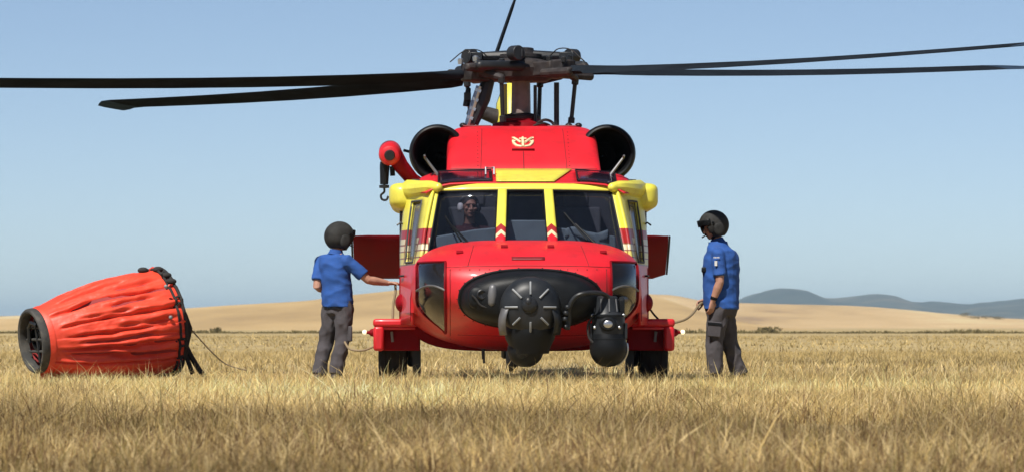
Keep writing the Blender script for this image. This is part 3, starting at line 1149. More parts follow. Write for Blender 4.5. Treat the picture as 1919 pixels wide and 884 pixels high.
# ---- yellow shoulder fairings (fixed provisions on the upper cabin sides)
for sgn in (-1, 1):
    mb = MB()
    rings = []
    for y, k in ((-1.98, .35), (-1.965, .62), (-1.92, .83), (-1.84, .95), (-1.72, 1.0), (-1.0, 1.0), (-.2, 1.0), (0.1, .9), (.35, .55)):
        ring = []
        for a in [2 * math.pi * q / 28 for q in range(28)]:
            c, s_ = math.cos(a), math.sin(a)
            n = 4.2
            x = 0.225 * math.copysign(abs(c) ** (2 / n), c) * k
            z = 0.142 * math.copysign(abs(s_) ** (2 / n), s_) * k
            # underside sweeps up towards the outer end
            z -= (0.055 * (0.225 - x) / 0.45 if s_ < 0 else 0) * k
            ring.append(Vector((sgn * (1.245 + x), y, 2.025 + z)))
        rings.append(ring)
    mb.loft(rings)
    part(mb, 'shoulder_fairing', 'yellow', angle=60)
    # roof corner that ties windshield, door and fairing together
    mb = MB()
    mb.tube([(sgn * .93, -2.68, 2.085), (sgn * 1.02, -2.55, 2.09), (sgn * 1.14, -2.25, 2.085), (sgn * 1.24, -1.88, 2.09)], [.05, .075, .09, .11], 10, True)
    part(mb, 'roof_corner', 'yellow')

# ---- engine cowl
def cowl_ring(y, w, zt, n=4.6, zb=2.12):
    out = []
    for k in range(41):
        a = math.pi * k / 40
        c, s_ = math.cos(a), math.sin(a)
        out.append(Vector((w * math.copysign(abs(c) ** (2 / n), c), y, zb + (zt - zb) * abs(s_) ** (2 / n))))
    return out


mb = MB()
st = [(-1.90, .84, 2.18, 5), (-1.885, .85, 2.275, 9), (-1.7, .845, 2.40, 10), (-1.4, .84, 2.56, 10), (-1.1, .84, 2.70, 10), (-.85, .84, 2.79, 10), (-.65, .84, 2.84, 9), (-.4, .84, 2.855, 8), (1.2, .86, 2.85, 6), (2.2, .8, 2.72, 3), (3.4, .6, 2.45, 2.6), (4.4, .3, 2.1, 2.4)]
rings = [cowl_ring(*q) for q in st]
mb.loft([r + [Vector((r[-1].x, r[0].y, 2.0)), Vector((r[0].x, r[0].y, 2.0))] for r in rings])
cowl = part(mb, 'engine_cowl', 'red', angle=50)


def cowl_z(y):
    return float(hermite([q[0] for q in st[1:]], [q[2] for q in st[1:]], y))


def cowl_p(x, z, off=0.0):
    """front slope of the cowl, found from its height"""
    lo, hi = -1.885, -.4
    for _ in range(30):
        mid = (lo + hi) / 2
        # height of the section at x
        w = 0.845
        zz = 2.12 + (cowl_z(mid) - 2.12) * max(0, 1 - abs(x / w) ** 10) ** (1 / 10)
        if zz < z:
            lo = mid
        else:
            hi = mid
    p = Vector((x, hi, z))
    return p + Vector((0, -.42, .9)).normalized() * off


mb = MB()
mb.tube([cowl_p(0.0, z, .002) for z in (2.29, 2.35, 2.42, 2.48, 2.52)], .006, 5)
mb.tube([cowl_p(-.80 + 1.6 * k / 24, 2.315, .001) for k in range(25)], .005, 5)
part(mb, 'panel_joint', 'seam', cowl)
for x in (-.47, .47):
    part(MB().tube([cowl_p(x + .02 * k / 5 * (1 if x > 0 else -1) * -1, 2.30 + .5 * k / 5, .001) for k in range(6)], .004, 5), 'panel_joint', 'seam', cowl)
for k in range(11):
    for x in (-.5, .5):
        part(MB().ellipsoid(cowl_p(x, 2.31 + .045 * k, .001), (.007, .007, .007), nu=6, nv=4), 'fastener', 'seam', cowl)
mb = MB()
mb.box(cowl_p(0, 2.535, .006), (.25, .03, .02), Matrix.Rotation(R(-60), 3, 'X'))
part(mb, 'cowl_latch', 'dark_red', cowl, bevel=.004)
# pale painted emblem: an upright with two curled arms and a bar, laid on the slope
mb = MB()
emb = []


def estroke(pts, r):
    mb.tube([cowl_p(x * 1.15, 2.625 + z * .9, .006) for x, z in pts], r, 6)


estroke([(0, -.06), (0, .065)], .016)
estroke([(-.015, -.055), (-.06, -.045), (-.088, -.01), (-.095, .02), (-.07, .012)], .016)
estroke([(.015, -.055), (.06, -.045), (.088, -.01), (.095, .02), (.07, .012)], .016)
estroke([(-.02, .0), (-.05, .03), (-.085, .06), (-.105, .06)], .015)
estroke([(.02, .0), (.05, .03), (.085, .06), (.105, .06)], .015)
estroke([(-.035, .05), (.035, .05)], .012)
part(mb, 'emblem', 'cream', cowl)
# small fittings along the cowl top edge
for x in (-.66, .53, .64):
    mb = MB()
    mb.ellipsoid((x, -.45, 2.86), (.04, .06, .03))
    part(mb, 'cowl_fitting', 'charcoal', cowl)
for x in (-.5, .45):
    part(MB().tube([(x - .16, -.52, 2.85), (x + .16, -.52, 2.85)], .010, 6), 'cowl_seam_strip', 'seam', cowl)

# ---- engine nacelles with their intakes
for sgn in (-1, 1):
    o = (sgn * .945, -1.02, 2.53)
    mb = MB()
    mb.lathe([(2.9, .16), (2.6, .22), (1.9, .29), (.5, .315), (.12, .312)], o, (sgn * -.02, 1, 0), 40)
    nac = part(mb, 'engine_nacelle', 'dark_red')
    mb = MB()
    # black lip rolled outside to inside, then the throat
    prof = [(.2, .318), (.08, .318), (.02, .312), (-.02, .296), (-.03, .278), (-.015, .262), (.05, .25), (.2, .245), (.6, .235), (1.2, .17)]
    mb.lathe(prof, o, (sgn * -.02, 1, 0), 40)
    lip = part(mb, 'intake_lip', 'black', nac)
    mb = MB()
    mb.lathe([(-.01, .259), (.05, .247), (.2, .242), (.6, .232), (1.2, .165)], o, (sgn * -.02, 1, 0), 40)
    part(mb, 'intake_throat', 'pitch', nac)
    mb = MB()
    mb.lathe([(1.19, .171), (1.19, .06), (1.05, .055), (.95, .02), (.94, .001)], o, (sgn * -.02, 1, 0), 24)
    part(mb, 'intake_core', 'pitch', nac)

# ---- rescue hoist on the starboard shoulder
hp = lambda px, py, y: (lambda v: Vector((v.x - .102 + y * .0147, y, v.z)))(PX(px, py, y))
hy = -1.15
hoist_arm = MB()
hoist_arm.tube([hp(792, 352, hy + .25), hp(772, 336, hy + .15), hp(752, 312, hy), hp(737, 288, hy)], [.085, .075, .085, .10], 12, True)
ha = part(hoist_arm, 'hoist_arm', 'dark_red')
mb = MB()
c = hp(731, 287, hy)
mb.lathe([(-.26, .001), (-.26, .06), (-.24, .10), (-.19, .122), (.12, .125), (.17, .10), (.19, .001)], c + Vector((0, -.02, 0)), (0, 1, 0.15), 24)
hoist_drum = part(mb, 'hoist_drum', 'red')
part(MB().lathe([(-.29, .001), (-.29, .05), (-.255, .062)], c + Vector((0, -.02, 0)), (0, 1, .15), 20), 'drum_cap', 'charcoal', hoist_drum)
mb = MB()
a, b = hp(721, 312, hy), hp(720, 346, hy)
mb.tube([a + Vector((0, 0, .05)), a, a.lerp(b, .5), b], [.05, .055, .05, .045], 12)
mb.tube([hp(735, 312, hy), hp(736, 330, hy)], .028, 8)
part(mb, 'cable_guide', 'black')
mb = MB()
mb.tube([b, hp(720, 352, hy)], .012, 6)
mb.lathe([(-.02, .02), (-.015, .055), (.015, .055), (.02, .02)], hp(720, 350, hy), (0, 0, 1), 16, cap=True)
mb.tube(smoothcurve([hp(720, 352, hy), hp(720, 360, hy), hp(714, 366, hy), hp(716, 374, hy), hp(724, 375, hy), hp(728, 368, hy)], 5), .013, 7)
part(mb, 'hoist_hook', 'charcoal')
part(MB().tube([hp(756, 282, -.9), hp(768, 285, -.9)], .018, 6), 'cowl_probe', 'charcoal')

# ---- nose sensor fairing, radar dome, turret
fair = MB()
rings = []
fc = Vector((.02, -4.42, .885))
for k in range(1, 24):
    ph = -math.pi / 2 + math.pi * k / 24
    ring = []
    for q in range(56):
        th = 2 * math.pi * q / 56
        cx = math.copysign(abs(math.cos(th)) ** .86, math.cos(th))
        cz = math.copysign(abs(math.sin(th)) ** .86, math.sin(th))
        r = abs(math.cos(ph)) ** .42
        # droop: underside is deeper towards the middle
        zz = .30 * cz * r
        ring.append(fc + Vector((.73 * cx * r, .42 * math.sin(ph), zz)))
    rings.append(ring)
fair.loft(rings)
fairing = part(fair, 'sensor_fairing', 'black', angle=60)
# red raised rim around the fairing
mb = MB()
mb.tube([nose_p(fc.x + .722 * math.copysign(abs(math.cos(t)) ** .86, math.cos(t)), fc.z + .295 * math.copysign(abs(math.sin(t)) ** .86, math.sin(t)), .0) for t in [2 * math.pi * q / 64 for q in range(65)]], .02, 6)
part(mb, 'fairing_rim', 'black')
# the faceted humps left and right of the dome
for (x, z, rx, rz, y) in ((-.50, .90, .12, .12, -4.715), (-.27, .93, .09, .12, -4.76), (.40, .92, .17, .11, -4.735)):
    part(MB().ellipsoid((x, y, z), (rx, .075, rz), e=.75), 'fairing_bulge', 'black', fairing)
# small equipment on the fairing: a round lens on the starboard end, a grey canister, edge bolts
lp = lambda px, py: hp(px, py, -4.80)
mb = MB()
mb.lathe([(.03, .052), (-.015, .052), (-.022, .042), (-.01, .036), (.0, .001)], lp(903, 551), (-.15, 1, 0), 20)
part(mb, 'lens_mount', 'charcoal', fairing)
mb = MB()
a_, b_ = lp(924, 540), lp(922, 566)
mb.tube([a_, a_.lerp(b_, .5), b_], [.045, .052, .045], 14, True)
part(mb, 'sensor_canister', 'grey', fairing)
mb = MB()
mb.tube(smoothcurve([lp(884, 552), lp(892, 560), lp(902, 572), lp(920, 576), lp(940, 572)], 5), .011, 6)
part(mb, 'sensor_cable', 'rope', fairing)
for k in range(26):
    t_ = 2 * math.pi * k / 26
    part(MB().ellipsoid(nose_p(fc.x + .748 * math.copysign(abs(math.cos(t_)) ** .86, math.cos(t_)), fc.z + .318 * math.copysign(abs(math.sin(t_)) ** .86, math.sin(t_)), .0), (.009, .009, .009), nu=6, nv=4), 'fastener', 'seam', fairing)
# dome with hub and eight pale ribs
dc = Vector((.012, -4.72, .80))
mb = MB()
mb.lathe([(.05, .315), (-.10, .312), (-.20, .295), (-.27, .25), (-.31, .18), (-.325, .10), (-.33, .001)], dc, (0, 1, 0), 48)
dome = part(mb, 'radar_dome', 'charcoal')
mb = MB()
mb.ellipsoid(dc + Vector((-.01, -.32, .02)), (.085, .055, .085))
mb.ellipsoid(dc + Vector((-.02, -.33, .05)), (.05, .05, .06))
part(mb, 'dome_hub', 'charcoal', dome)


def dome_y(r):
    return -float(hermite([0, .10, .18, .25, .295, .312], [.33, .325, .31, .27, .20, .10], r))


for k in range(8):
    a = k * math.pi / 4
    r0, r1 = (.13, .255)
    if k in (5, 6, 7):
        r0, r1 = .15, .25
    pts = [dc + Vector((math.cos(a) * r, dome_y(r) - .006, math.sin(a) * r)) for r in [r0 + (r1 - r0) * q / 5 for q in range(6)]]
    part(MB().tube(pts, .0115, 6), 'dome_rib', 'rib', dome)
# two curved side shells
for sgn, x0, m_ in ((-1, -.27, 'grey'), (1, .285, 'charcoal')):
    rows = []
    for k in range(9):
        t = k / 8
        z = .52 + .40 * t
        xx = x0 + sgn * .03 * math.sin(math.pi * t) - sgn * .10 * t ** 2
        rows.append([Vector((xx + sgn * .025, -4.80 - .14 * math.sin(math.pi * (t * .8 + .1)), z)), Vector((xx - sgn * .045, -4.88 - .14 * math.sin(math.pi * (t * .8 + .1)), z))])
    part(MB().grid(rows), 'side_shell', m_, dome, solid=.012)
# neck and ball turret beneath
mb = MB()
mb.lathe([(0, .25), (-.08, .27), (-.18, .25), (-.26, .21), (-.33, .19)], dc + Vector((0, -.02, -.14)), (0, 0, 1), 32, cap=True)
neck = part(mb, 'turret_neck', 'black')
part(MB().ellipsoid((-.01, -4.95, .525), (.035, .02, .02)), 'neck_fitting', 'steel', neck)
bt = Vector((-.035, -4.72, .365))
mb = MB()
mb.ellipsoid(bt, (.185, .185, .175))
ball = part(mb, 'turret_ball', 'black')
part(MB().lathe([(-.19, .001), (-.19, .06), (-.16, .075)], bt, (.25, 1, .1), 20), 'turret_lens', 'glass', ball)
# cable tray and connector beside the dome
mb = MB()
mb.box((.395, -4.78, .70), (.05, .10, .26))
for z in (.80, .74, .68, .60):
    mb.ellipsoid((.385 + .02 * math.sin(z * 90), -4.85, z), (.03, .03, .03), nu=10, nv=6)
part(mb, 'connector_block', 'charcoal', fairing, bevel=.01)
# bent tube carrying the searchlight
mb = MB()
q = lambda px, py, y: hp(px, py, y)
mb.tube(smoothcurve([q(1066, 606, -4.80), q(1067, 575, -4.84), q(1078, 556, -4.86), q(1095, 549, -4.86), q(1120, 548, -4.80), q(1136, 553, -4.72), q(1147, 566, -4.66)], 6), .024, 10)
part(mb, 'light_arm', 'charcoal')
# searchlight: cap, ring with bolts and lens, black barrel, ball end with a bright rim
sy = -4.60
cap = q(1137, 572, sy)
mb = MB()
mb.lathe([(.105, .001), (.10, .09), (.085, .115), (-.07, .135), (-.09, .15), (-.10, .12), (-.10, .001)], cap, (0, 0, 1), 32)
light = part(mb, 'searchlight_cap', 'charcoal')
for k in range(9):
    a = math.pi * 2 * k / 9
    mb = MB().tube([cap + Vector((math.cos(a) * .118, math.sin(a) * .118, .07)), cap + Vector((math.cos(a) * .136, math.sin(a) * .136, -.06))], .008, 5)
    part(mb, 'cap_rib', 'grey', light)
bodyc = q(1140, 612, sy)
mb = MB()
mb.lathe([(.15, .001), (.15, .13), (.12, .165), (-.02, .172), (-.10, .165), (-.14, .162), (-.15, .001)], bodyc, (0, 0, 1), 36)
sb = part(mb, 'searchlight_body', 'charcoal')
mb = MB()
mb.lathe([(-.012, .09), (-.03, .07), (-.03, .001)], bodyc + Vector((-.01, -.165, .03)), (0, 1, 0), 24, squash=(1, .8))
part(mb, 'searchlight_bezel', 'black', sb)
mb = MB()
mb.ellipsoid(bodyc + Vector((-.01, -.19, .03)), (.05, .015, .04))
part(mb, 'searchlight_lens', 'steel', sb)
for px_, py_ in ((1110, 590), (1168, 590), (1114, 613), (1160, 613)):
    p = q(px_, py_, sy)
    dx = p.x - bodyc.x
    yy = bodyc.y - math.sqrt(max(.0004, .172 ** 2 - dx * dx))
    part(MB().ellipsoid((p.x, yy - .004, p.z), (.017, .012, .017), nu=10, nv=6), 'searchlight_bolt', 'steel', sb)
for z_ in (-.125, .115):
    part(MB().lathe([(z_ - .012, .166), (z_ - .01, .182), (z_ + .01, .182), (z_ + .012, .166)], bodyc, (0, 0, 1), 36), 'clamp_ring', 'black', sb)
mb = MB()
mb.tube(smoothcurve([bodyc + Vector((-.165, -.06, .10)), bodyc + Vector((-.21, -.08, .02)), bodyc + Vector((-.20, -.08, -.10)), bodyc + Vector((-.16, -.09, -.16))], 5), .013, 7)
part(mb, 'searchlight_cable', 'rope', sb)
for sg_ in (-1, 1):
    part(MB().box(bodyc + Vector((sg_ * .178, -.02, -.04)), (.03, .09, .16)), 'side_lug', 'charcoal', sb, bevel=.006)
bc = q(1140, 652, sy)
mb = MB()
mb.lathe([(.19, .155), (.12, .175), (.03, .19), (-.04, .188), (-.10, .165), (-.15, .125), (-.18, .07), (-.19, .001)], bc, (0, 0, 1), 36)
barrel = part(mb, 'searchlight_barrel', 'black')
mb = MB()
mb.tube([bc + Vector((.195 * math.cos(t), -.03, .195 * math.sin(t))) for t in [R(-62 + 78 * k / 12) for k in range(13)]], .014, 6)
part(mb, 'barrel_rim', 'steel', barrel)
part(MB().box(q(1166, 578, sy) + Vector((0, .02, 0)), (.05, .10, .19)), 'searchlight_bracket', 'black', bevel=.006)
part(MB().tube([q(1165, 560, sy), q(1172, 560, -4.3), q(1160, 560, -3.9)], .03, 8), 'bracket_beam', 'charcoal')

# ---- lower sponsons over the main wheels
for sgn in (-1, 1):
    mb = MB()
    mb.box((sgn * 1.39, -1.78, .645), (.50, .42, .09))
    sp_ = part(mb, 'sponson', 'red', bevel=.03)
    part(MB().box((sgn * 1.578, -1.79, .475), (.115, .40, .27)), 'sponson_end', 'red', sp_, bevel=.03)
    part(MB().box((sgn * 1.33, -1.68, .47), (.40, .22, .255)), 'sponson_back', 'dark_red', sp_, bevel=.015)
    part(MB().box((sgn * 1.38, -1.90, .585), (.40, .12, .03)), 'sponson_lip', 'red', sp_, bevel=.008)
    mb = MB()
    mb.tube([(sgn * 1.44, -1.86, .55), (sgn * 1.43, -1.84, .44)], .016, 6)
    part(mb, 'tie_down', 'rib', sp_)
    mb = MB()
    mb.lathe([(-.01, .05), (.03, .04), (.055, .018), (.09, .012)], (sgn * 1.635, -1.79, .54), (sgn, 0, .0), 14, cap=True)
    part(mb, 'light_socket', 'dark_red', sp_)
    part(MB().ellipsoid((sgn * 1.735, -1.79, .545), (.026, .026, .026), nu=12, nv=8), 'position_light', 'lamp', sp_)
    # wheel, axle and struts
    wc = Vector((sgn * 1.435, -1.28, .325))
    mb = MB()
    mb.lathe([(-.125, .20), (-.155, .25), (-.148, .295), (-.105, .325), (0, .335), (.105, .325), (.148, .295), (.155, .25), (.125, .20)], wc, (1, 0, 0), 36)
    wheel = part(mb, 'wheel', 'rubber')
    mb = MB()
    mb.lathe([(-.118, .205), (-.10, .19), (-.09, .08), (-.13, .07), (-.13, .001)], wc, (1, 0, 0), 28)
    mb.lathe([(.118, .205), (.10, .19), (.09, .08), (.13, .07), (.13, .001)], wc, (1, 0, 0), 28)
    part(mb, 'rim', 'rim', wheel)
    mb = MB()
    for k in range(5):
        x = -.08 + .04 * k
        mb.lathe([(x - .004, .334), (x, .337), (x + .004, .334)], wc, (1, 0, 0), 36)
    part(mb, 'tyre_groove', 'rubber', wheel)
    mb = MB()
    mb.tube([(sgn * 1.21, -1.5, .62), (sgn * 1.215, -1.42, .30), (sgn * 1.23, -1.3, .20)], [.06, .055, .05], 10)
    mb.tube([(sgn * 1.19, -1.3, .30), (sgn * 1.45, -1.28, .315)], .045, 10)
    mb.tube([(sgn * 1.20, -.6, 1.2), (sgn * 1.23, -1.2, .35)], .055, 10)
    mb.box((sgn * 1.17, -1.45, .20), (.09, .14, .30))
    part(mb, 'landing_strut', 'charcoal')
# belly fittings
mb = MB()
for (x, y, z1) in ((-.45, -3.4, .22), (-.46, -3.2, .26)):
    mb.tube([(x, y, .37), (x + .005, y, z1)], .012, 6)
part(mb, 'belly_aerial', 'charcoal')
# tail wheel
mb = MB()
tw = Vector((.02, 8.4, .20))
mb.lathe([(-.07, .10), (-.08, .15), (-.05, .195), (0, .20), (.05, .195), (.08, .15), (.07, .10)], tw, (1, 0, 0), 28, cap=True)
twh = part(mb, 'tail_wheel', 'rubber')
mb = MB()
mb.tube([(.02, 8.0, 1.4), (.12, 8.2, .6), (.12, 8.4, .2)], .05, 8)
mb.tube([(.0, 7.4, 1.3), (-.09, 8.2, .5), (-.09, 8.4, .2)], .035, 8)
mb.tube([(-.1, 8.4, .2), (.13, 8.4, .2)], .03, 8)
part(mb, 'tail_strut', 'charcoal', twh)

# ---- stabilator: leading edge up, trailing edge down
mb = MB()
rows = []
ang = R(33)
for k in range(25):
    x = -2.14 + 4.28 * k / 24
    e = max(0, abs(x) - 1.99) / .15
    ch = 1.05 * (1 - .10 * e * e)
    ring = []
    for q_ in range(20):
        a = 2 * math.pi * q_ / 20
        u = .5 - .5 * math.cos(a)
        th = .09 * math.sin(a) * (1 - .55 * u) * (1 - .6 * e)
        yy, zz = u * ch, th
        ring.append(Vector((x + .01, 8.75 + yy * math.cos(ang) + zz * math.sin(ang), 1.835 - yy * math.sin(ang) + zz * math.cos(ang))))
    rows.append(ring)
mb.loft(rows)
stab = part(mb, 'stabilator', 'stab_shade_red', angle=45)
for sgn in (-1, 1):
    mb = MB()
    pts = []
    for r_ in (rows[0] if sgn < 0 else rows[-1],):
        mb.loft([[p + Vector((sgn * .005, 0, 0)) for p in r_], [p + Vector((sgn * .03, .01, -.005)) for p in r_]])
    part(mb, 'stabilator_tip', 'black', stab)
part(MB().box((1.80, 9.62, 1.245), (.22, .05, .05), Matrix.Rotation(.05, 3, 'Y')), 'trim_tab', 'white', stab, bevel=.006)

# ---- tail pylon and canted tail rotor
mb = MB()
rings = []
for z, y0, ch, th in ((1.5, 8.6, 1.6, .26), (2.2, 9.0, 1.45, .26), (3.0, 9.45, 1.3, .25), (3.7, 9.8, 1.15, .23), (3.96, 9.98, .95, .13), (4.0, 10.1, .7, .05)):
    ring = []
    for q_ in range(24):
        a = 2 * math.pi * q_ / 24
        u = .5 - .5 * math.cos(a)
        ring.append(Vector((.04 + math.sin(a) * th * (1.15 - .5 * u), y0 + u * ch, z)))
    rings.append(ring)
mb.loft(rings)
pyl = part(mb, 'tail_pylon', 'yellow', angle=50)
trc = Vector((-.445, 10.0, 3.60))
axis = Vector((math.cos(R(19)), 0, -math.sin(R(19))))
mb = MB()
mb.tube([trc - axis * .08, trc + axis * .5], [.08, .13], 14)
mb.tube([trc - axis * .12, trc - axis * .04], [.10, .14], 14)
tr = part(mb, 'tail_rotor_hub', 'hub')
for k in range(4):
    up = Vector((math.sin(R(19)), 0, math.cos(R(19))))
    d = (up, -up, Vector((0, 1, 0)), Vector((0, -1, 0)))[k]
    d = (d + (Vector((0, .05, 0)) if k < 2 else up * .05)).normalized()
    tng = axis.cross(d).normalized()
    rings = []
    for r_, ch, th in ((.08, .10, .05), (.3, .12, .04), (.4, .25, .03), (1.5, .25, .024), (1.66, .20, .016)):
        ring = []
        for q_ in range(12):
            a = 2 * math.pi * q_ / 12
            ring.append(trc + d * r_ + tng * (math.cos(a) * ch / 2) + axis * (math.sin(a) * th))
        rings.append(ring)
    part(MB().loft(rings), 'tail_rotor_blade', 'blade', tr, angle=50)

# ---- main rotor
HZ = 3.50
mb = MB()
mb.lathe([(2.80, .16), (2.86, .125), (2.98, .112), (3.38, .105), (3.44, .16)], (0, 0, 0), (0, 0, 1), 28)
part(mb, 'rotor_mast', 'mast')
mb = MB()
mb.lathe([(2.83, .34), (2.90, .32), (2.93, .22), (3.0, .2)], (0, .0, 0), (0, 0, 1), 32)
part(mb, 'mast_base', 'dark_red')
mb = MB()
mb.lathe([(2.98, .14), (2.98, .36), (3.02, .40), (3.06, .40), (3.10, .34), (3.12, .14)], (0, 0, 0), (0, 0, 1), 32)
# narrow swashplate: it hides behind the mast from the front
bpy_sw = part(MB().lathe([(2.90, .12), (2.90, .20), (2.98, .22), (3.0, .2), (3.02, .12)], (0, 0, 0), (0, 0, 1), 28), 'swashplate', 'hub')
mb = MB()
mb.lathe([(-.12, .14), (-.12, .30), (-.08, .36), (.02, .38), (.10, .34), (.13, .24), (.16, .24), (.16, .001)], (0, 0, HZ), (0, 0, 1), 36)
hub = part(mb, 'rotor_hub', 'hub')
# bifilar absorber on top: a four-lobed plate with weights, and a cover disc
mb = MB()
mb.lathe([(.14, .20), (.15, .245), (.185, .245), (.19, .16), (.205, .15), (.255, .145), (.262, .13), (.262, .001)], (0, 0, HZ), (0, 0, 1), 32)
part(mb, 'hub_cover', 'hub', hub)

DIRS = {'back_starboard': (Vector((-.669, .743, 0)), 3.5, 3.47), 'front_port': (Vector((.669, -.743, 0)), 3.5, 3.43),
        'front_starboard': (Vector((-.788, -.616, 0)), 3.49, 3.08), 'back_port': (Vector((.788, .616, 0)), 3.52, 3.90)}
for ai, (key, (d, z0, z1)) in enumerate(DIRS.items()):
    d = Vector((d.x, d.y, 0)).normalized()
    tg = Vector((-d.y, d.x, 0))        # the way the blade travels
    up = Vector((0, 0, 1))
    slope = (z1 - z0) / 8.18
    base = Vector((0, 0, z0))
    # absorber arm with its weight, between the blades' own arms
    ad = (d + tg).normalized()
    mb = MB()
    mb.tube([Vector((0, 0, HZ + .165)) + ad * .1, Vector((0, 0, HZ + .165)) + ad * .5], [.075, .05], 8)
    mb.box(Vector((0, 0, HZ + .165)) + ad * .52, (.17, .17, .09), Matrix.Rotation(math.atan2(ad.y, ad.x), 3, 'Z'))
    mb.lathe([(-.065, .05), (-.065, .085), (.065, .085), (.065, .05)], Vector((0, 0, HZ + .165)) + ad * .58, tg, 14, cap=True)
    part(mb, 'absorber_arm', 'charcoal', hub, bevel=.008)
    # spindle housing
    ro = Matrix.Rotation(math.atan2(d.y, d.x), 3, 'Z')
    mb = MB()
    mb.box(base + d * .42 + up * .0, (.40, .26, .17), ro)
    mb.box(base + d * .66 + up * (slope * .66), (.26, .22, .20), ro)
    mb.tube([base + d * .5 + tg * .16, base + d * .92 + tg * .16 + up * .01], [.05, .045], 10)
    mb.tube([base + d * .5 - tg * .15 - up * .05, base + d * .95 - tg * .12 - up * .05], [.045, .05], 10)
    part(mb, 'blade_spindle', 'hub', hub, bevel=.02)
    for (rr, tt, zz) in ((.36, .10, .10), (.56, -.09, .11), (.72, .08, .115), (.80, -.09, .09)):
        part(MB().lathe([(-.03, .03), (.02, .035), (.035, .02)], base + d * rr + tg * tt + up * zz, up, 10, cap=True), 'hub_bolt', 'steel' if ai % 2 == 0 and rr > .5 else 'charcoal', hub)
    # lead-lag damper and pitch horn
    mb = MB()
    mb.tube([base + d * .25 + tg * .30 + up * .04, base + d * .78 + tg * .24 + up * .03], [.06, .055], 12, True)
    part(mb, 'blade_damper', 'charcoal', hub)
    horn = base + d * .55 + tg * .33 - up * .10
    mb = MB()
    mb.tube([base + d * .66 + tg * .1 - up * .03, horn], [.06, .04], 8, True)
    part(mb, 'pitch_horn', 'hub', hub)
    mb = MB()
    low = Vector((horn.x * .92, horn.y * .9, 2.90))
    mb.tube([horn, horn.lerp(low, .12), horn.lerp(low, .14), horn.lerp(low, .86), horn.lerp(low, .88), low], [.04, .04, .024, .024, .038, .038], 10)
    part(mb, 'pitch_link', 'charcoal')
    # de-icing lead, a thin arc over the blade root
    mb = MB()
    mb.tube(smoothcurve([base + d * .48 + up * .15, base + d * .62 + up * .22, base + d * .82 + up * .20, base + d * 1.02 + up * .07], 6), .007, 5)
    part(mb, 'deicing_lead', 'rope', hub)
    # the blade: cuff, twisted aerofoil, swept tip cap
    def blade_ring(r_, ch, th, pitch, sweep):
        ring = []
        zc = z0 + slope * r_ - .018 * math.sin(math.pi * r_ / 8.18) * 3
        ct, st_ = math.cos(pitch), math.sin(pitch)
        for q_ in range(22):
            a = 2 * math.pi * q_ / 22
            u = .5 + .5 * math.cos(a)      # 1 at leading edge
            x = (u - .72) * ch - sweep
            t = th * math.sin(a) * (.35 + .9 * u) * .8
            ring.append(Vector((0, 0, 0)) + d * r_ + tg * (x * ct - t * st_) + up * (zc + x * st_ + t * ct))
        return ring
    rings = [blade_ring(.86, .16, .07, R(11), 0), blade_ring(1.1, .18, .065, R(11), 0), blade_ring(1.35, .46, .045, R(11), 0), blade_ring(1.6, .53, .032, R(10.5), 0)]
    rings += [blade_ring(r_, .53, .030 - .0008 * r_, R(11.5 - r_ * .55), 0) for r_ in (2.5, 3.5, 4.5, 5.5, 6.5, 7.2, 7.52)]
    bl = part(MB().loft(rings), 'rotor_blade', 'blade', angle=60)
    rings = [blade_ring(7.52, .54, .025, R(7.4), 0), blade_ring(7.75, .53, .022, R(7.3), .04), blade_ring(7.95, .50, .018, R(7.2), .15), blade_ring(8.18, .42, .010, R(7), .28)]
    part(MB().loft(rings), 'blade_tip', 'blade_tip', bl, angle=60)

# servo links and scissors on the starboard side of the mast
mb = MB()
mb.tube([hp(915, 150, -.25), hp(905, 185, -.3), hp(886, 232, -.3)], [.075, .085, .065], 10)
part(mb, 'rotating_scissor', 'charcoal')
mb = MB()
mb.tube([hp(898, 162, -.35), hp(888, 195, -.35), hp(876, 235, -.35)], [.035, .04, .035], 8)
for k in range(4):
    p = hp(896 - 5 * k, 170 + 17 * k, -.36)
    mb.box(p, (.07, .05, .035), Matrix.Rotation(.4, 3, 'Y'))
part(mb, 'servo_rod', 'steel')
mb = MB()
mb.tube([hp(878, 165, -.2), hp(874, 200, -.2)], [.03, .045], 8)
mb.box(hp(876, 182, -.22), (.08, .08, .10))
part(mb, 'servo_bracket', 'charcoal', bevel=.01)
mb = MB()
mb.tube([hp(945, 158, .35), hp(945, 234, .35)], .035, 10)
mb.lathe([(0, .08), (.05, .075), (.08, .04)], hp(946, 237, .35), (0, 0, 1), 14, cap=True)
part(mb, 'servo_actuator', 'yellow')
part(MB().tube([hp(1003, 160, -.2), hp(1003, 236, -.2)], .020, 8), 'control_rod', 'charcoal')
part(MB().tube([hp(1043, 155, -.1), hp(1043, 236, -.1)], .030, 10), 'control_rod', 'charcoal')
mb = MB()
mb.tube(smoothcurve([hp(1006, 233, -.3), hp(1014, 227, -.35), hp(1024, 225, -.35), hp(1034, 229, -.3), hp(1040, 238, -.3)], 6), .016, 6)
mb.tube(smoothcurve([hp(1000, 236, -.3), hp(1018, 231, -.35), hp(1030, 235, -.3)], 6), .012, 6)
part(mb, 'cable_loom', 'rope')

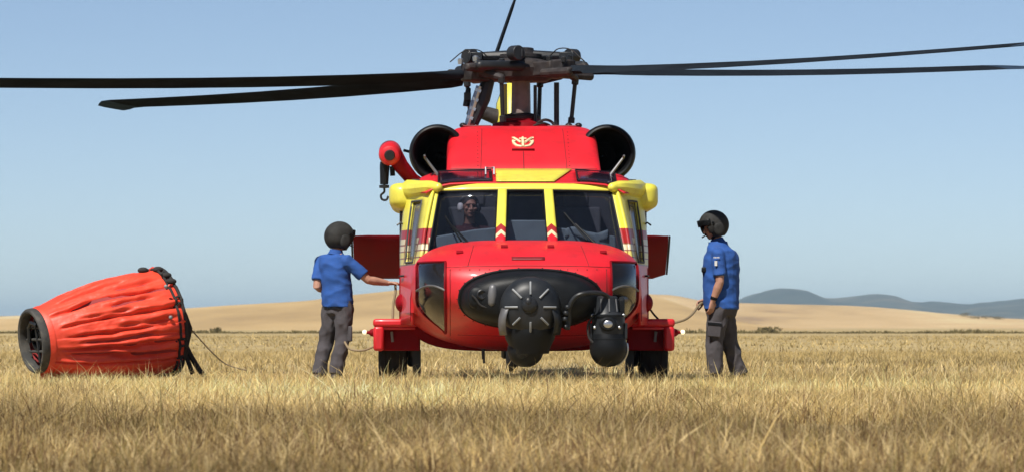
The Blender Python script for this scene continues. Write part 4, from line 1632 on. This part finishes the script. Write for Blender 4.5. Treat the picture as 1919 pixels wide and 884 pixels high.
# ---- inside the cockpit
mb = MB()
mb.loft([[Vector((x, y, z)) for x, z in ((-.98, 1.0), (-.95, 1.56), (-.55, 1.63), (-.25, 1.66), (-.22, 1.73), (.22, 1.73), (.25, 1.66), (.55, 1.63), (.95, 1.56), (.98, 1.0))] for y in (-2.98, -2.72)])
part(mb, 'instrument_panel', 'dash', bevel=.015)
for sgn in (-1, 1):
    mb = MB()
    mb.box((sgn * .56, -2.10, 1.42), (.54, .14, .95), Matrix.Rotation(R(-8), 3, 'X'))
    mb.box((sgn * .56, -2.36, 1.0), (.54, .52, .14))
    seat = part(mb, 'pilot_seat', 'seat', bevel=.03)
    part(MB().box((sgn * .56, -2.06, 1.98), (.28, .10, .16)), 'headrest', 'seat', seat, bevel=.03)
mb = MB()
mb.box((0, -2.35, 2.09), (.34, .55, .07))
part(mb, 'overhead_console', 'interior', bevel=.01)
# added grey sheet at the port glareshield, imitating a reflection in the windshield
mb = MB()
mb.grid([[Vector((.42 + .45 * i / 8, -2.99 + .02 * math.sin(i * 1.3), 1.64 - .10 * k / 3 + .03 * math.sin(i * .9) - .035 * i / 8)) for i in range(9)] for k in range(4)])
part(mb, 'pane_reflection', 'dash', solid=.008)


# ------------------------------------------------------------------ people
def ell_ring(c, a, b, ra, rb, n=18, e=1.0):
    return [c + a * (ra * math.copysign(abs(math.cos(t)) ** e, math.cos(t))) + b * (rb * math.copysign(abs(math.sin(t)) ** e, math.sin(t))) for t in (2 * math.pi * k / n for k in range(n))]


def add_hand(mb, wrist, d, n, side, curl=0.45, thumb=1):
    """palm, four fingers with two bends each, and a thumb leaving the side of the palm"""
    d = d.normalized()
    n = (n - d * n.dot(d)).normalized()
    s = d.cross(n).normalized() * side            # towards the thumb
    mb.loft([ell_ring(wrist - d * .01, s, n, .028, .021, 12), ell_ring(wrist + d * .03, s, n, .036, .019, 12, .8),
             ell_ring(wrist + d * .07, s, n, .042, .016, 12, .75), ell_ring(wrist + d * .095, s, n, .041, .013, 12, .75)])
    for off, ln, r in ((.031, .070, .0095), (.0105, .078, .0098), (-.0105, .072, .0095), (-.031, .058, .0085)):
        p = wrist + d * .088 + s * off
        ang = 0.10 + abs(off) * 2
        pts = [p]
        for seg, fr in enumerate((.45, .32, .23)):
            ang += curl * (1.0 if seg else 0.7)
            dirv = (d * math.cos(ang) - n * math.sin(ang) + s * off * 1.2).normalized()
            p = p + dirv * ln * fr * 1.15
            pts.append(p)
        mb.tube(pts, [r * 1.05, r, r * .93, r * .8], 8, True)
    t0 = wrist + d * .028 + s * .030
    t1 = t0 + (d * .62 + s * .72 - n * .25).normalized() * .042
    t2 = t1 + (d * .85 + s * .30 - n * .38).normalized() * .034
    t3 = t2 + (d * .92 + s * .05 - n * .40).normalized() * .024
    mb.tube([t0, t1, t2, t3], [.015, .012, .0108, .009], 8, True)


def make_person(label, group, base, T, Fv, hv, hup, joints, mats, helmet='flight', hands=None, feet=True, tuck=False, bulk=(1.0, 1.0)):
    """joints: dict of points relative to the base. T: torso frame (pelvis, waist, chest, neck)"""
    root = thing('person', label, 'person', base, 0, group)
    J = {k: Vector(v) for k, v in joints.items()}
    F = Vector(Fv).normalized()
    Rt = Vector((F.y, -F.x, 0)).normalized()
    pel, wai, che, nek = [Vector(p) for p in T]
    body = MB()
    sh_c = (J['sh_l'] + J['sh_r']) / 2
    # trunk under the clothes
    body.loft([ell_ring(pel - Vector((0, 0, .10)), Rt, F, .10, .08), ell_ring(pel, Rt, F, .155, .10), ell_ring(wai, Rt, F, .135, .09), ell_ring(che - Vector((0, 0, .06)), Rt, F, .15, .105),
               ell_ring(che + Vector((0, 0, .04)), Rt, F, .16, .09), ell_ring(nek - Vector((0, 0, .03)), Rt, F, .085, .065), ell_ring(nek, Rt, F, .06, .06)])
    hf = Vector(hv).normalized()
    hu = Vector(hup)
    hu = (hu - hf * hu.dot(hf)).normalized()
    hr = hf.cross(hu).normalized()
    hc = J['head']
    hrot = Matrix((hr, hf, hu)).transposed()
    hd = lambda x, y, z: hc + hr * x + hf * y + hu * z
    body.tube([nek - Vector((0, 0, .03)), nek.lerp(hd(0, -.02, -.05), .6), hd(0, -.01, -.03)], [.062, .056, .055], 14)
    # head
    body.ellipsoid(hd(0, -.008, .025), (.076, .096, .092), hrot)
    body.ellipsoid(hd(0, .022, -.045), (.060, .068, .075), hrot)
    body.ellipsoid(hd(0, .058, -.092), (.030, .026, .024), hrot)
    body.tube([hd(0, .088, .018), hd(0, .104, -.012), hd(0, .112, -.028)], [.010, .013, .016], 8, True)
    body.ellipsoid(hd(.012, .098, -.033), (.011, .012, .009), hrot, 10, 8)
    body.ellipsoid(hd(-.012, .098, -.033), (.011, .012, .009), hrot, 10, 8)
    body.tube([hd(-.05, .070, .030), hd(-.02, .088, .034), hd(.02, .088, .034), hd(.05, .070, .030)], .010, 8, True)
    body.ellipsoid(hd(0, .084, -.058), (.026, .012, .012), hrot, 12, 8)
    for sx in (-1, 1):
        body.ellipsoid(hd(sx * .048, .066, -.020), (.022, .018, .016), hrot, 10, 8)
        body.ellipsoid(hd(sx * .078, -.004, -.010), (.010, .020, .034), hrot, 10, 8)
    # arms
    for s_, side in (('l', -1), ('r', 1)):
        sh, el, wr = J['sh_' + s_], J['el_' + s_], J['wr_' + s_]
        body.tube([sh, sh.lerp(el, .3), sh.lerp(el, .75), el, el.lerp(wr, .3), el.lerp(wr, .75), wr], [.058, .056, .050, .046, .049, .038, .030], 12, True)
        hdv, hn, curl = (hands or {}).get(s_, ((wr - el), Vector((0, -1, 0)), .4))
        hs = side
        add_hand(body, wr, Vector(hdv), Vector(hn), hs, curl)
    # legs
    for s_ in 'lr':
        body.tube([J['hip_' + s_], J['hip_' + s_].lerp(J['kn_' + s_], .5), J['kn_' + s_], J['kn_' + s_].lerp(J['an_' + s_], .35), J['an_' + s_]], [.085, .070, .052, .052, .038], 12, True)
        to = J['to_' + s_] - J['an_' + s_]
        to.z = 0
        to.normalize()
        body.tube([J['an_' + s_] - Vector((0, 0, .03)), J['an_' + s_] + to * .12 - Vector((0, 0, .045))], [.035, .03], 10, True)
    bd = remeshed(body, 'body', mats['skin'], root, .0055, 3)
    # eyes
    for sx in (-1, 1):
        part(MB().ellipsoid(hd(sx * .031, .080, .008), (.013, .008, .008), hrot, 10, 8), 'eye', 'eye', root)
    part(MB().tube([hd(-.022, .090, -.060), hd(0, .0965, -.059), hd(.022, .090, -.060)], .0045, 6), 'lips', 'lip', root)
    # shirt: trunk with sleeves, hem over the hips
    sh = MB()
    hem = pel + Vector((0, 0, -.075 if not tuck else .06))
    sh.loft([ell_ring(hem, Rt, F, .188 * bulk[0], .138 * bulk[1], 22, .9), ell_ring(pel + (wai - pel) * .35, Rt, F, .185 * bulk[0], .138 * bulk[1], 22, .9), ell_ring(wai, Rt, F, .178 * bulk[0], .138 * bulk[1], 22, .9), ell_ring(wai.lerp(che, .5), Rt, F, .182 * bulk[0], .142 * bulk[1], 22, .9),
             ell_ring(che - Vector((0, 0, .03)), Rt, F, .188 * bulk[0], .138 * bulk[1], 22, .9), ell_ring(che + Vector((0, 0, .06)), Rt, F, .185 * bulk[0], .115 * bulk[1], 22, .9), ell_ring(che.lerp(nek, .62), Rt, F, .135 * bulk[0], .09 * bulk[1], 20), ell_ring(nek - Vector((0, 0, .012)), Rt, F, .082 * bulk[0], .078 * bulk[1], 20)])
    for s_ in 'lr':
        a, b = J['sh_' + s_], J['el_' + s_]
        inn = sh_c.lerp(a, .55)
        sh.tube([inn - Vector((0, 0, .01)), a, a.lerp(b, .35), a.lerp(b, .78)], [.075, .076, .070, .074], 16)
        sh.tube([inn, a - Vector((0, 0, .005))], [.08, .074], 14, True)
    so = remeshed(sh, 'shirt', mats['shirt'], root, .010, 5, .013, (5, 5, 8))
    # collar
    part(MB().lathe([(-.03, .088), (.0, .076), (.022, .070), (.024, .064), (.0, .066)], nek - Vector((0, 0, .004)), (nek - che).normalized(), 22), 'collar', mats['shirt'], so)
    # trousers
    tr = MB()
    tr.loft([ell_ring(pel + Vector((0, 0, .07)), Rt, F, .160 * bulk[0], .115 * bulk[1]), ell_ring(pel, Rt, F, .178 * bulk[0], .128 * bulk[1]), ell_ring(pel - Vector((0, 0, .08)), Rt, F, .182 * bulk[0], .130 * bulk[1]), ell_ring(pel - Vector((0, 0, .15)), Rt, F, .165 * bulk[0], .115 * bulk[1])])
    for s_ in 'lr':
        h, k, a = J['hip_' + s_], J['kn_' + s_], J['an_' + s_]
        tr.tube([h + Vector((0, 0, .05)), h, h.lerp(k, .35), h.lerp(k, .75), k, k.lerp(a, .3), k.lerp(a, .7), a + Vector((0, 0, .01))], [w_ * bulk[0] for w_ in (.10, .108, .101, .088, .083, .082, .080, .084)], 16)
    to_ = remeshed(tr, 'trousers', mats['trousers'], root, .011, 4, .018, (9, 9, 5.5))
    if feet:
        for s_ in 'lr':
            a, t = J['an_' + s_], J['to_' + s_]
            d = (t - a)
            d.z = 0
            d.normalize()
            w = Vector((d.y, -d.x, 0))
            bt_ = MB()
            bt_.tube([a + Vector((0, 0, .10)), a + Vector((0, 0, .0)), a - d * .01 - Vector((0, 0, .03))], [.052, .05, .05], 14, True)
            rings = []
            for q_, hw, hh in ((-.085, .026, .03), (-.06, .042, .045), (0, .045, .05), (.08, .048, .036), (.15, .047, .028), (.20, .03, .02)):
                c = Vector((a.x, a.y, 0)) + d * q_
                rings.append(ell_ring(c + Vector((0, 0, hh + .004)), w, Vector((0, 0, 1)), hw, hh, 14, .8))
            bt_.loft(rings)
            remeshed(bt_, 'boot', M['boot'], root, .009, 3)
    return root, J, hd, hrot, so, to_, (F, Rt)


def flight_helmet(root, hd, hrot, mic_side=-1):
    """dark padded helmet: shell open at the face, ear cups, visor cover, boom microphone"""
    mb = MB()
    nu, nv = 40, 26
    pts = {}
    for i in range(nv + 1):
        ph = -math.pi / 2 + math.pi * i / nv
        for k in range(nu):
            th = 2 * math.pi * k / nu
            x, y, z = math.cos(ph) * math.cos(th), math.cos(ph) * math.sin(th), math.sin(ph)
            # fuller sides and back, a flat lower edge
            p = (x * .150, y * (.158 if y > 0 else .168) - .012, z * .158 + .022)
            if p[2] < -.112:
                p = (p[0], p[1], -.112 + (p[2] + .112) * .25)
            pts[i, k] = (p, (x, y, z))
    idx = {}
    for i in range(nv):
        for k in range(nu):
            k2 = (k + 1) % nu
            c = [pts[q][1] for q in ((i, k), (i, k2), (i + 1, k2), (i + 1, k))]
            cx = sum(v[0] for v in c) / 4
            cy = sum(v[1] for v in c) / 4
            cz = sum(v[2] for v in c) / 4
            if cy > .42 and cz < .20 and abs(cx) < .66:
                continue
            if cz < -.80:
                continue
            f = []
            for q in ((i, k), (i, k2), (i + 1, k2), (i + 1, k)):
                if q not in idx:
                    idx[q] = len(mb.v)
                    mb.v.append(tuple(hd(*pts[q][0])))
                f.append(idx[q])
            mb.f.append(tuple(f))
    he = part(mb, 'helmet', 'helmet', root, solid=.016)
    for sx in (-1, 1):
        part(MB().ellipsoid(hd(sx * .143, -.01, -.03), (.030, .062, .075), hrot, e=.8), 'ear_cup', 'helmet', he)
        part(MB().lathe([(.0, .016), (.012, .013), (.014, .001)], hd(sx * .150, .045, .055), hrot @ Vector((sx, 0, 0)), 10, cap=True), 'visor_knob', 'black', he)
    rows = []
    for k in range(13):
        a = R(-62 + 124 * k / 12)
        rows.append([hd(math.sin(a) * .157, math.cos(a) * .166 - .012, z) for z in (.034, .055, .085, .105)])
    part(MB().grid(rows), 'visor_cover', 'black', he, solid=.012)
    part(MB().tube([hd(mic_side * .13, .04, -.06), hd(mic_side * .10, .11, -.085), hd(mic_side * .03, .135, -.075)], .007, 6), 'boom_microphone', 'black', he)
    part(MB().tube([hd(-.12, .02, -.085), hd(-.06, .05, -.115), hd(.06, .05, -.115), hd(.12, .02, -.085)], .010, 6), 'chin_strap', 'black', he)
    return he


def rel(base, px, py, dy=0.0):
    b = Vector(base)
    return PX(px, py, b.y + dy) - b


CREW = {'skin': M['skin'], 'shirt': M['shirt'], 'trousers': M['trousers']}

# crewman at the starboard side, seen from behind, right arm stretched to the hull
b = Vector((PX(632, 612, -1.5).x, -1.5, 0))
q = lambda px, py, dy=0.0: rel(b, px, py, dy)
J = dict(sh_l=q(602, 489, .12), sh_r=q(651, 489, -.12), el_l=q(594, 536, .02), wr_l=q(612, 545, .25), el_r=q(690, 524, -.10), wr_r=q(727, 530, 0.0),
         hip_l=q(622, 578, .06), hip_r=q(645, 578, -.05), kn_l=q(611, 640, .08), kn_r=q(641, 640, -.06), an_l=q(597, 703, .02), an_r=q(629, 703, -.10), to_l=q(606, 712, .2), to_r=q(642, 712, .1), head=q(638, 447, .05))
root, J, hd, hrot, so, to_, fr = make_person('crewman in dark helmet and blue shirt reaching his right arm to the red hull', None, b,
    (q(633, 562), q(631, 535), q(627, 490), q(630, 471)), (math.sin(R(40)), math.cos(R(40)), 0), (.86, .5, -.10), (0, 0, 1), J, CREW,
    hands={'r': ((1, .05, -.02), (0.0, .25, .97), .12), 'l': ((.6, .7, .0), (-.7, .7, 0), .6)})
flight_helmet(root, hd, hrot, 1)
part(MB().loft([ell_ring(q(633, 575) + Vector((0, 0, dz)), fr[1], fr[0], .180, .130, 24) for dz in (-.02, .02)]), 'belt', 'black', to_)
part(MB().box(J['hip_r'].lerp(J['kn_r'], .75) + Vector((.07, -.06, 0)), (.03, .12, .17), Matrix.Rotation(.6, 3, 'Z')), 'cargo_pocket', M['trousers'], to_, bevel=.012)

# crewman at the port side, seen from his left, holding a hose at his hip
b2 = Vector((PX(1352, 612, -1.2).x, -1.2, 0))
q = lambda px, py, dy=0.0: rel(b2, px, py, dy)
J = dict(sh_l=q(1346, 476, -.19), sh_r=q(1356, 474, .19), el_l=q(1349, 528, -.24), wr_l=q(1336, 563, -.22), el_r=q(1352, 530, .24), wr_r=q(1322, 562, .10),
         hip_l=q(1346, 585, -.09), hip_r=q(1356, 585, .09), kn_l=q(1338, 645, -.10), kn_r=q(1369, 645, .10), an_l=q(1341, 702, -.10), an_r=q(1386, 703, .12), to_l=q(1310, 712, -.12), to_r=q(1356, 712, .14), head=q(1336, 426, .0))
root, J, hd, hrot, so, to_, fr = make_person('tall crewman in dark helmet and blue shirt facing the helicopter with arm hanging', None, b2,
    (q(1352, 566), q(1351, 535), q(1352, 480), q(1344, 450)), (-.97, .22, 0), (-.88, -.30, -.22), (-.1, 0, 1), J, CREW,
    hands={'l': ((-.16, 0, -1), (.55, -.83, 0), .38), 'r': ((-.9, -.2, -.35), (.2, .6, .75), .75)}, bulk=(1.12, 1.42))
flight_helmet(root, hd, hrot, 1)
part(MB().loft([ell_ring(q(1352, 578) + Vector((0, 0, dz)), fr[1], fr[0], .186 * 1.05, .136 * 1.30, 24) for dz in (-.02, .02)]), 'belt', 'black', to_)
wl_, el_ = J['wr_l'], J['el_l']
dwr = (wl_ - el_).normalized()
part(MB().tube([wl_ - dwr * .045, wl_ - dwr * .012], [.039, .037], 14), 'wrist_watch', 'black', root)
kk = J['hip_l'].lerp(J['kn_l'], .55)
part(MB().box(kk + Vector((-.02, -.10, .01)), (.15, .03, .17), Matrix.Rotation(.1, 3, 'Y')), 'cargo_pocket', M['trousers'], to_, bevel=.012)
part(MB().box(kk + Vector((-.02, -.117, .07)), (.155, .012, .03), Matrix.Rotation(.1, 3, 'Y')), 'pocket_flap', 'black', to_, bevel=.004)
# pale print and flag patch on the left sleeve
sl = J['sh_l'].lerp(J['el_l'], .30)
part(MB().box(sl + Vector((-.035, -.080, -.01)), (.030, .006, .055)), 'sleeve_patch', 'white', so, bevel=.002)
for k in range(4):
    part(MB().box(sl + Vector((-.055 + .017 * k, -.082, .055)), (.011, .005, .014)), 'sleeve_print', 'white', so)
# radio pouch on the chest
part(MB().box(q(1320, 505, -.06), (.06, .12, .06)), 'chest_pouch', 'black', so, bevel=.012)

# pilot in the starboard seat
b3 = Vector((-.46, -2.26, 0.88))
J = dict(sh_l=(.19, .06, .74), sh_r=(-.19, .06, .74), el_l=(.25, -.08, .47), wr_l=(.20, -.30, .42), el_r=(-.25, -.08, .47), wr_r=(-.16, -.30, .44),
         hip_l=(.09, .02, .22), hip_r=(-.09, .02, .22), kn_l=(.12, -.38, .28), kn_r=(-.12, -.38, .28), an_l=(.12, -.37, -.08), an_r=(-.12, -.37, -.08), to_l=(.12, -.5, -.12), to_r=(-.12, -.5, -.12), head=(0.0, .0, 1.01))
root, J, hd, hrot, so, to_, fr = make_person('pilot in a headset with a white ear cup seated behind the windshield', None, b3,
    ((0, .08, .24), (0, .09, .40), (0, .08, .70), (0, .06, .82)), (0, -1, 0), (.25, -1, 0), (0, 0, 1), J,
    {'skin': M['skin'], 'shirt': M['shirt_dark'], 'trousers': M['trousers']}, feet=False,
    hands={'l': ((0, -1, -.1), (0, -.1, 1), .7), 'r': ((.2, -1, 0), (.9, .1, .3), .8)})
hs = MB()
hs.tube([hd(math.cos(t) * .098, -.01, .03 + math.sin(t) * .098) for t in [math.pi * k / 12 for k in range(13)]], .011, 8)
hso = part(hs, 'headset_band', 'charcoal', root)
for sx in (-1, 1):
    part(MB().ellipsoid(hd(sx * .098, -.005, -.005), (.032, .046, .05), hrot, e=.8), 'ear_cup', 'white' if sx > 0 else 'charcoal', hso)
part(MB().tube([hd(-.10, .03, -.03), hd(-.07, .10, -.07), hd(-.01, .115, -.065)], .005, 6), 'boom_microphone', 'charcoal', hso)
hb = MB()
for i in range(9):
    ph = R(18 + 72 * i / 8)
hb.lathe([(-.01, .082), (.03, .084), (.06, .076), (.085, .054), (.10, .001)], hd(0, -.018, .028), hrot @ Vector((0, -.25, 1)), 20, squash=(1, 1.18))
part(hb, 'hair', 'hair', root)

# ------------------------------------------------------------------ the water bucket lying on its side
S = Vector(PX(64, 638, -2.0))
E = Vector(PX(306, 603, -1.25))
Lb = (E - S).length
bk = thing('water_bucket', 'orange fabric helicopter water bucket lying on its side in the grass', 'water bucket', (S.lerp(E, .5).x, S.lerp(E, .5).y, 0))
bo = Vector(bk.location)
ax = (E - S).normalized()
bu = ax.cross(Vector((0, 0, 1))).normalized()      # across
bw = bu.cross(ax).normalized()                      # upward
S, E = S - bo, E - bo


def bucket_r(t):
    return float(hermite([0, .05, .15, .35, .6, .85, 1.0], [.335, .355, .41, .49, .555, .590, .585], t))


CREASES = [(math.radians(c_[0]),) + c_[1:] for c_ in ((66, .22, .62, .045), (58, .55, .85, .05), (44, .14, .95, .085), (33, .5, .8, .045), (24, .3, .6, .05), (17, .18, .98, .08), (6, .55, .9, .05), (0, .22, .7, .06), (-9, .3, .95, .045), (-19, .16, .98, .075), (-28, .2, .6, .08), (-31, .5, .9, .09), (-42, .1, .95, .09), (82, .3, .7, .05), (100, .2, .9, .06), (150, .2, .9, .06), (190, .2, .9, .06), (230, .2, .9, .06))]


def bucket_p(t, a, extra=0.0):
    r = bucket_r(t)
    env = max(0, min(1, (t - .06) / .16)) * (1 - .75 * max(0, (t - .86) / .14))
    # lengthwise folds that wander, sharp in their valleys
    u = a * 2.9 +   .18 * mnoise.noise(Vector((t * 1.6, math.cos(a) * 1.4, math.sin(a) * 1.4)))
    f1 = 1 - abs(math.sin(u * 1.1 + .5 * t)) ** .55
    n1 = mnoise.noise(Vector((t * 2.6 + 3, math.cos(a) * 3.4, math.sin(a) * 3.4)))
    n2 = mnoise.noise(Vector((t * 6.0, math.cos(a) * 8.5, math.sin(a) * 8.5 + 5)))
    n3 = mnoise.noise(Vector((t * 17.0, math.cos(a) * 18, math.sin(a) * 18 + 9)))
    r = r * (1 + env * (-.13 * f1 * (.65 + .9 * n1) + .035 * n1 + .018 * n2 - .014 * abs(n3))) + extra
    for a0, t0, t1, dep in CREASES:
        if t0 - .08 < t < t1 + .08:
            aw = a0 + .05 * mnoise.noise(Vector((t * 3.5, a0 * 5, 1))) +   .012 * mnoise.noise(Vector((t * 12, a0 * 5, 4)))
            da = (a - aw + math.pi) % (2 * math.pi) - math.pi
            wn_ = max(0, min(1, (t - t0 + .08) / .12)) * max(0, min(1, (t1 + .08 - t) / .12))
            dep_ = dep * (.7 + .6 * mnoise.noise(Vector((t * 8, a0 * 9, 2))))
            r -= wn_ * dep_ * (math.exp(-(da / .034) ** 2) - .45 * math.exp(-((da - .085) / .05) ** 2))
    p = S.lerp(E, t) + bu * (math.cos(a) * r) + bw * (math.sin(a) * r)
    if p.z < .035:
        p.z = .035 + (p.z - .035) * .15
    return p


na, ntt = 300, 110
mb = MB()
mb.loft([[bucket_p(k / ntt, 2 * math.pi * j / na) for j in range(na)] for k in range(ntt + 1)], cap=False)
shell = part(mb, 'fabric_shell', 'bucket', bk, angle=180)
mb = MB()
mb.loft([[bucket_p(t, 2 * math.pi * j / 60, -.02) for j in range(60)] for t in (.02, .3, .6, .99)], cap=False)
part(mb, 'lining', 'bucket_in', bk, angle=180)
# small end: a thick grey ring, a recessed plate with dump valve bars
o = S
mb = MB()
mb.lathe([(.05, .350), (.02, .358), (-.025, .355), (-.045, .342), (-.048, .322), (-.035, .304), (0, .298), (.06, .30)], o, ax, 48)
ring = part(mb, 'end_ring', 'ring', bk)
part(MB().lathe([(.20, .31), (.20, .001)], o, ax, 32), 'valve_plate', 'valve_plate', bk)
mb = MB()
mb.lathe([(.02, .11), (.02, .13), (.10, .14), (.12, .001)], o + bw * .02, ax, 24)
valve = part(mb, 'dump_valve', 'black', bk)
for k in range(3):
    off = -.12 + .13 * k
    half = math.sqrt(.25 ** 2 - off ** 2)
    part(MB().tube([o + ax * .03 + bw * off - bu * half, o + ax * .03 + bw * off + bu * half], .016, 8), 'valve_bar', 'ring', ring)
part(MB().tube([o + ax * .02 - bw * .24 + bu * .05, o + ax * .02 + bw * .24 + bu * .05], .016, 8), 'valve_bar', 'charcoal', ring)
mb = MB()
mb.tube([o + ax * .0 + bu * .13 + bw * .17, o - ax * .02 + bu * .02 + bw * .20, o + bu * -.10 + bw * .14, o + bu * -.14 - bw * .02], .022, 8)
part(mb, 'valve_lever', 'charcoal', valve)
# stitched hem where the fabric meets the ring
mb = MB()
mb.lathe([(.04, .352), (.07, .366), (.10, .372), (.105, .36)], o, ax, 64)
part(mb, 'fabric_hem', 'bucket', bk)
# mouth end: two dark cords round the rim, tie straps between them
for t, ex, r_ in ((.955, .012, .015), (1.0, .014, .020)):
    mb = MB()
    mb.tube([bucket_p(t, 2 * math.pi * j / 90, ex) for j in range(91)], r_, 7)
    part(mb, 'rim_cord', 'rope', bk)
for k in range(24):
    a = 2 * math.pi * (k + .3 * math.sin(k * 2.1)) / 24
    mb = MB()
    mb.tube([bucket_p(.945, a, .012), bucket_p(.975, a + .03, .03), bucket_p(1.0, a + .01, .016)], .014, 6)
    part(mb, 'rim_tie', 'rope' if k % 3 else 'bucket', bk)
# black pads on the top of the rim
for a_, t in ((1.50, .88), (1.32, .965), (1.05, .98), (.86, .985)):
    p = bucket_p(t, a_, .02)
    part(MB().ellipsoid(p, (.06, .05, .035)), 'rim_pad', 'rope', bk)
# bundle of suspension lines and the control head hanging behind the mouth
qb = lambda px, py, y: PX(px, py, y) - bo
for pts, r_ in (([(302, 512, -1.6), (322, 555, -1.5), (338, 600, -1.4)], .014), ([(312, 540, -1.7), (330, 580, -1.55), (344, 612, -1.45)], .012), ([(330, 640, -1.75), (342, 628, -1.5), (350, 612, -1.4)], .014),
                ([(336, 690, -1.8), (342, 660, -1.6), (346, 640, -1.4)], .014), ([(345, 640, -1.4), (357, 665, -1.35), (372, 690, -1.35), (381, 702, -1.3)], .030), ([(342, 650, -1.4), (352, 675, -1.4), (361, 700, -1.4)], .026),
                ([(326, 600, -1.75), (338, 590, -1.5), (346, 596, -1.4), (350, 615, -1.4)], .014), ([(352, 610, -1.35), (372, 632, -1.2), (398, 660, -1.1), (425, 682, -1.0), (462, 693, -1.0)], .009),
                ([(348, 600, -1.35), (356, 616, -1.3), (352, 640, -1.35), (340, 662, -1.4)], .018)):
    part(MB().tube(smoothcurve([qb(*p) for p in pts], 6), r_ if r_ > .01 else .0075, 7), 'suspension_line', 'rope' if r_ > .01 else 'hose', bk)
mb = MB()
mb.tube([qb(343, 590, -1.4), qb(348, 615, -1.4), qb(345, 645, -1.4)], [.05, .075, .055], 12, True)
mb.box(qb(345, 660, -1.4), (.08, .10, .10), Matrix.Rotation(.3, 3, 'Y'))
part(mb, 'control_head', 'rope', bk)
for p in ((320, 594), (311, 536)):
    part(MB().ellipsoid(qb(p[0], p[1], -1.86), (.022, .02, .022), nu=12, nv=8), 'rim_eyelet', 'rib', bk)
# slack fabric skirt trailing in the grass
rows = []
for k in range(13):
    t = .05 + .93 * k / 12
    p = bucket_p(t, R(248))
    rows.append([p + Vector((0, -.01, .02)), p + Vector((.01, -.07, -.02 + .02 * math.sin(k * 1.7))), p + Vector((.02, -.15 - .03 * math.sin(k * 2.3), -max(0, p.z - .03)))])
part(MB().grid(rows), 'fabric_skirt', 'bucket', bk, solid=.006)

# ------------------------------------------------------------------ hoses and cables running from crew to machine
def hose(name, pts, r_, label, m='hose'):
    P = [PX(*p) for p in pts]
    c0 = Vector((P[0].x, P[0].y, 0))
    o_ = MB().tube(smoothcurve([p - c0 for p in P], 7), r_, 8).build(name, M[m])
    o_.location = c0
    return tag(o_, label, 'cable', 'cables held by the crew')


hose('cable', [(741, 533, -1.5), (741, 548, -1.52), (737, 570, -1.55), (736, 598, -1.6)], .014, 'khaki cable hanging from the left crewman\'s hand to the sponson')
hose('cable', [(646, 640, -1.75), (654, 652, -1.85), (668, 656, -1.9), (684, 655, -1.9), (702, 648, -1.85)], .012, 'khaki cable sagging between the left crewman\'s thigh and the sponson')
hose('cable', [(1316, 566, -1.12), (1309, 572, -1.2), (1298, 587, -1.5), (1284, 598, -1.7), (1264, 604, -1.78)], .014, 'khaki cable from the right crewman\'s hip to the sponson end')
hose('cable', [(1207, 543, -1.9), (1212, 566, -1.95), (1222, 584, -1.9), (1236, 600, -1.85)], .011, 'dark cable curving down from the port side hull onto the sponson', 'rope')


# ------------------------------------------------------------------ the air
def build_haze():
    mb = MB()
    x0, x1, y0, y1, z0, z1 = -27000, 27000, -80, 27000, -1.0, 120
    mb.add([(x, y, z) for x in (x0, x1) for y in (y0, y1) for z in (z0, z1)], [(0, 1, 3, 2), (4, 6, 7, 5), (0, 4, 5, 1), (2, 3, 7, 6), (0, 2, 6, 4), (1, 5, 7, 3)])
    m = bpy.data.materials.new('haze_air')
    m.use_nodes = True
    n = m.node_tree.nodes
    n.clear()
    v = n.new('ShaderNodeVolumePrincipled')
    v.inputs['Density'].default_value = 7.5e-5
    v.inputs['Color'].default_value = (0.54, 0.73, 0.88, 1)
    u = n.new('ShaderNodeOutputMaterial')
    m.node_tree.links.new(v.outputs[0], u.inputs['Volume'])
    o = mb.build('haze', m, smooth=False)
    tag(o, 'pale summer haze lying over the fields and hills', 'haze', kind='stuff')


build_haze()
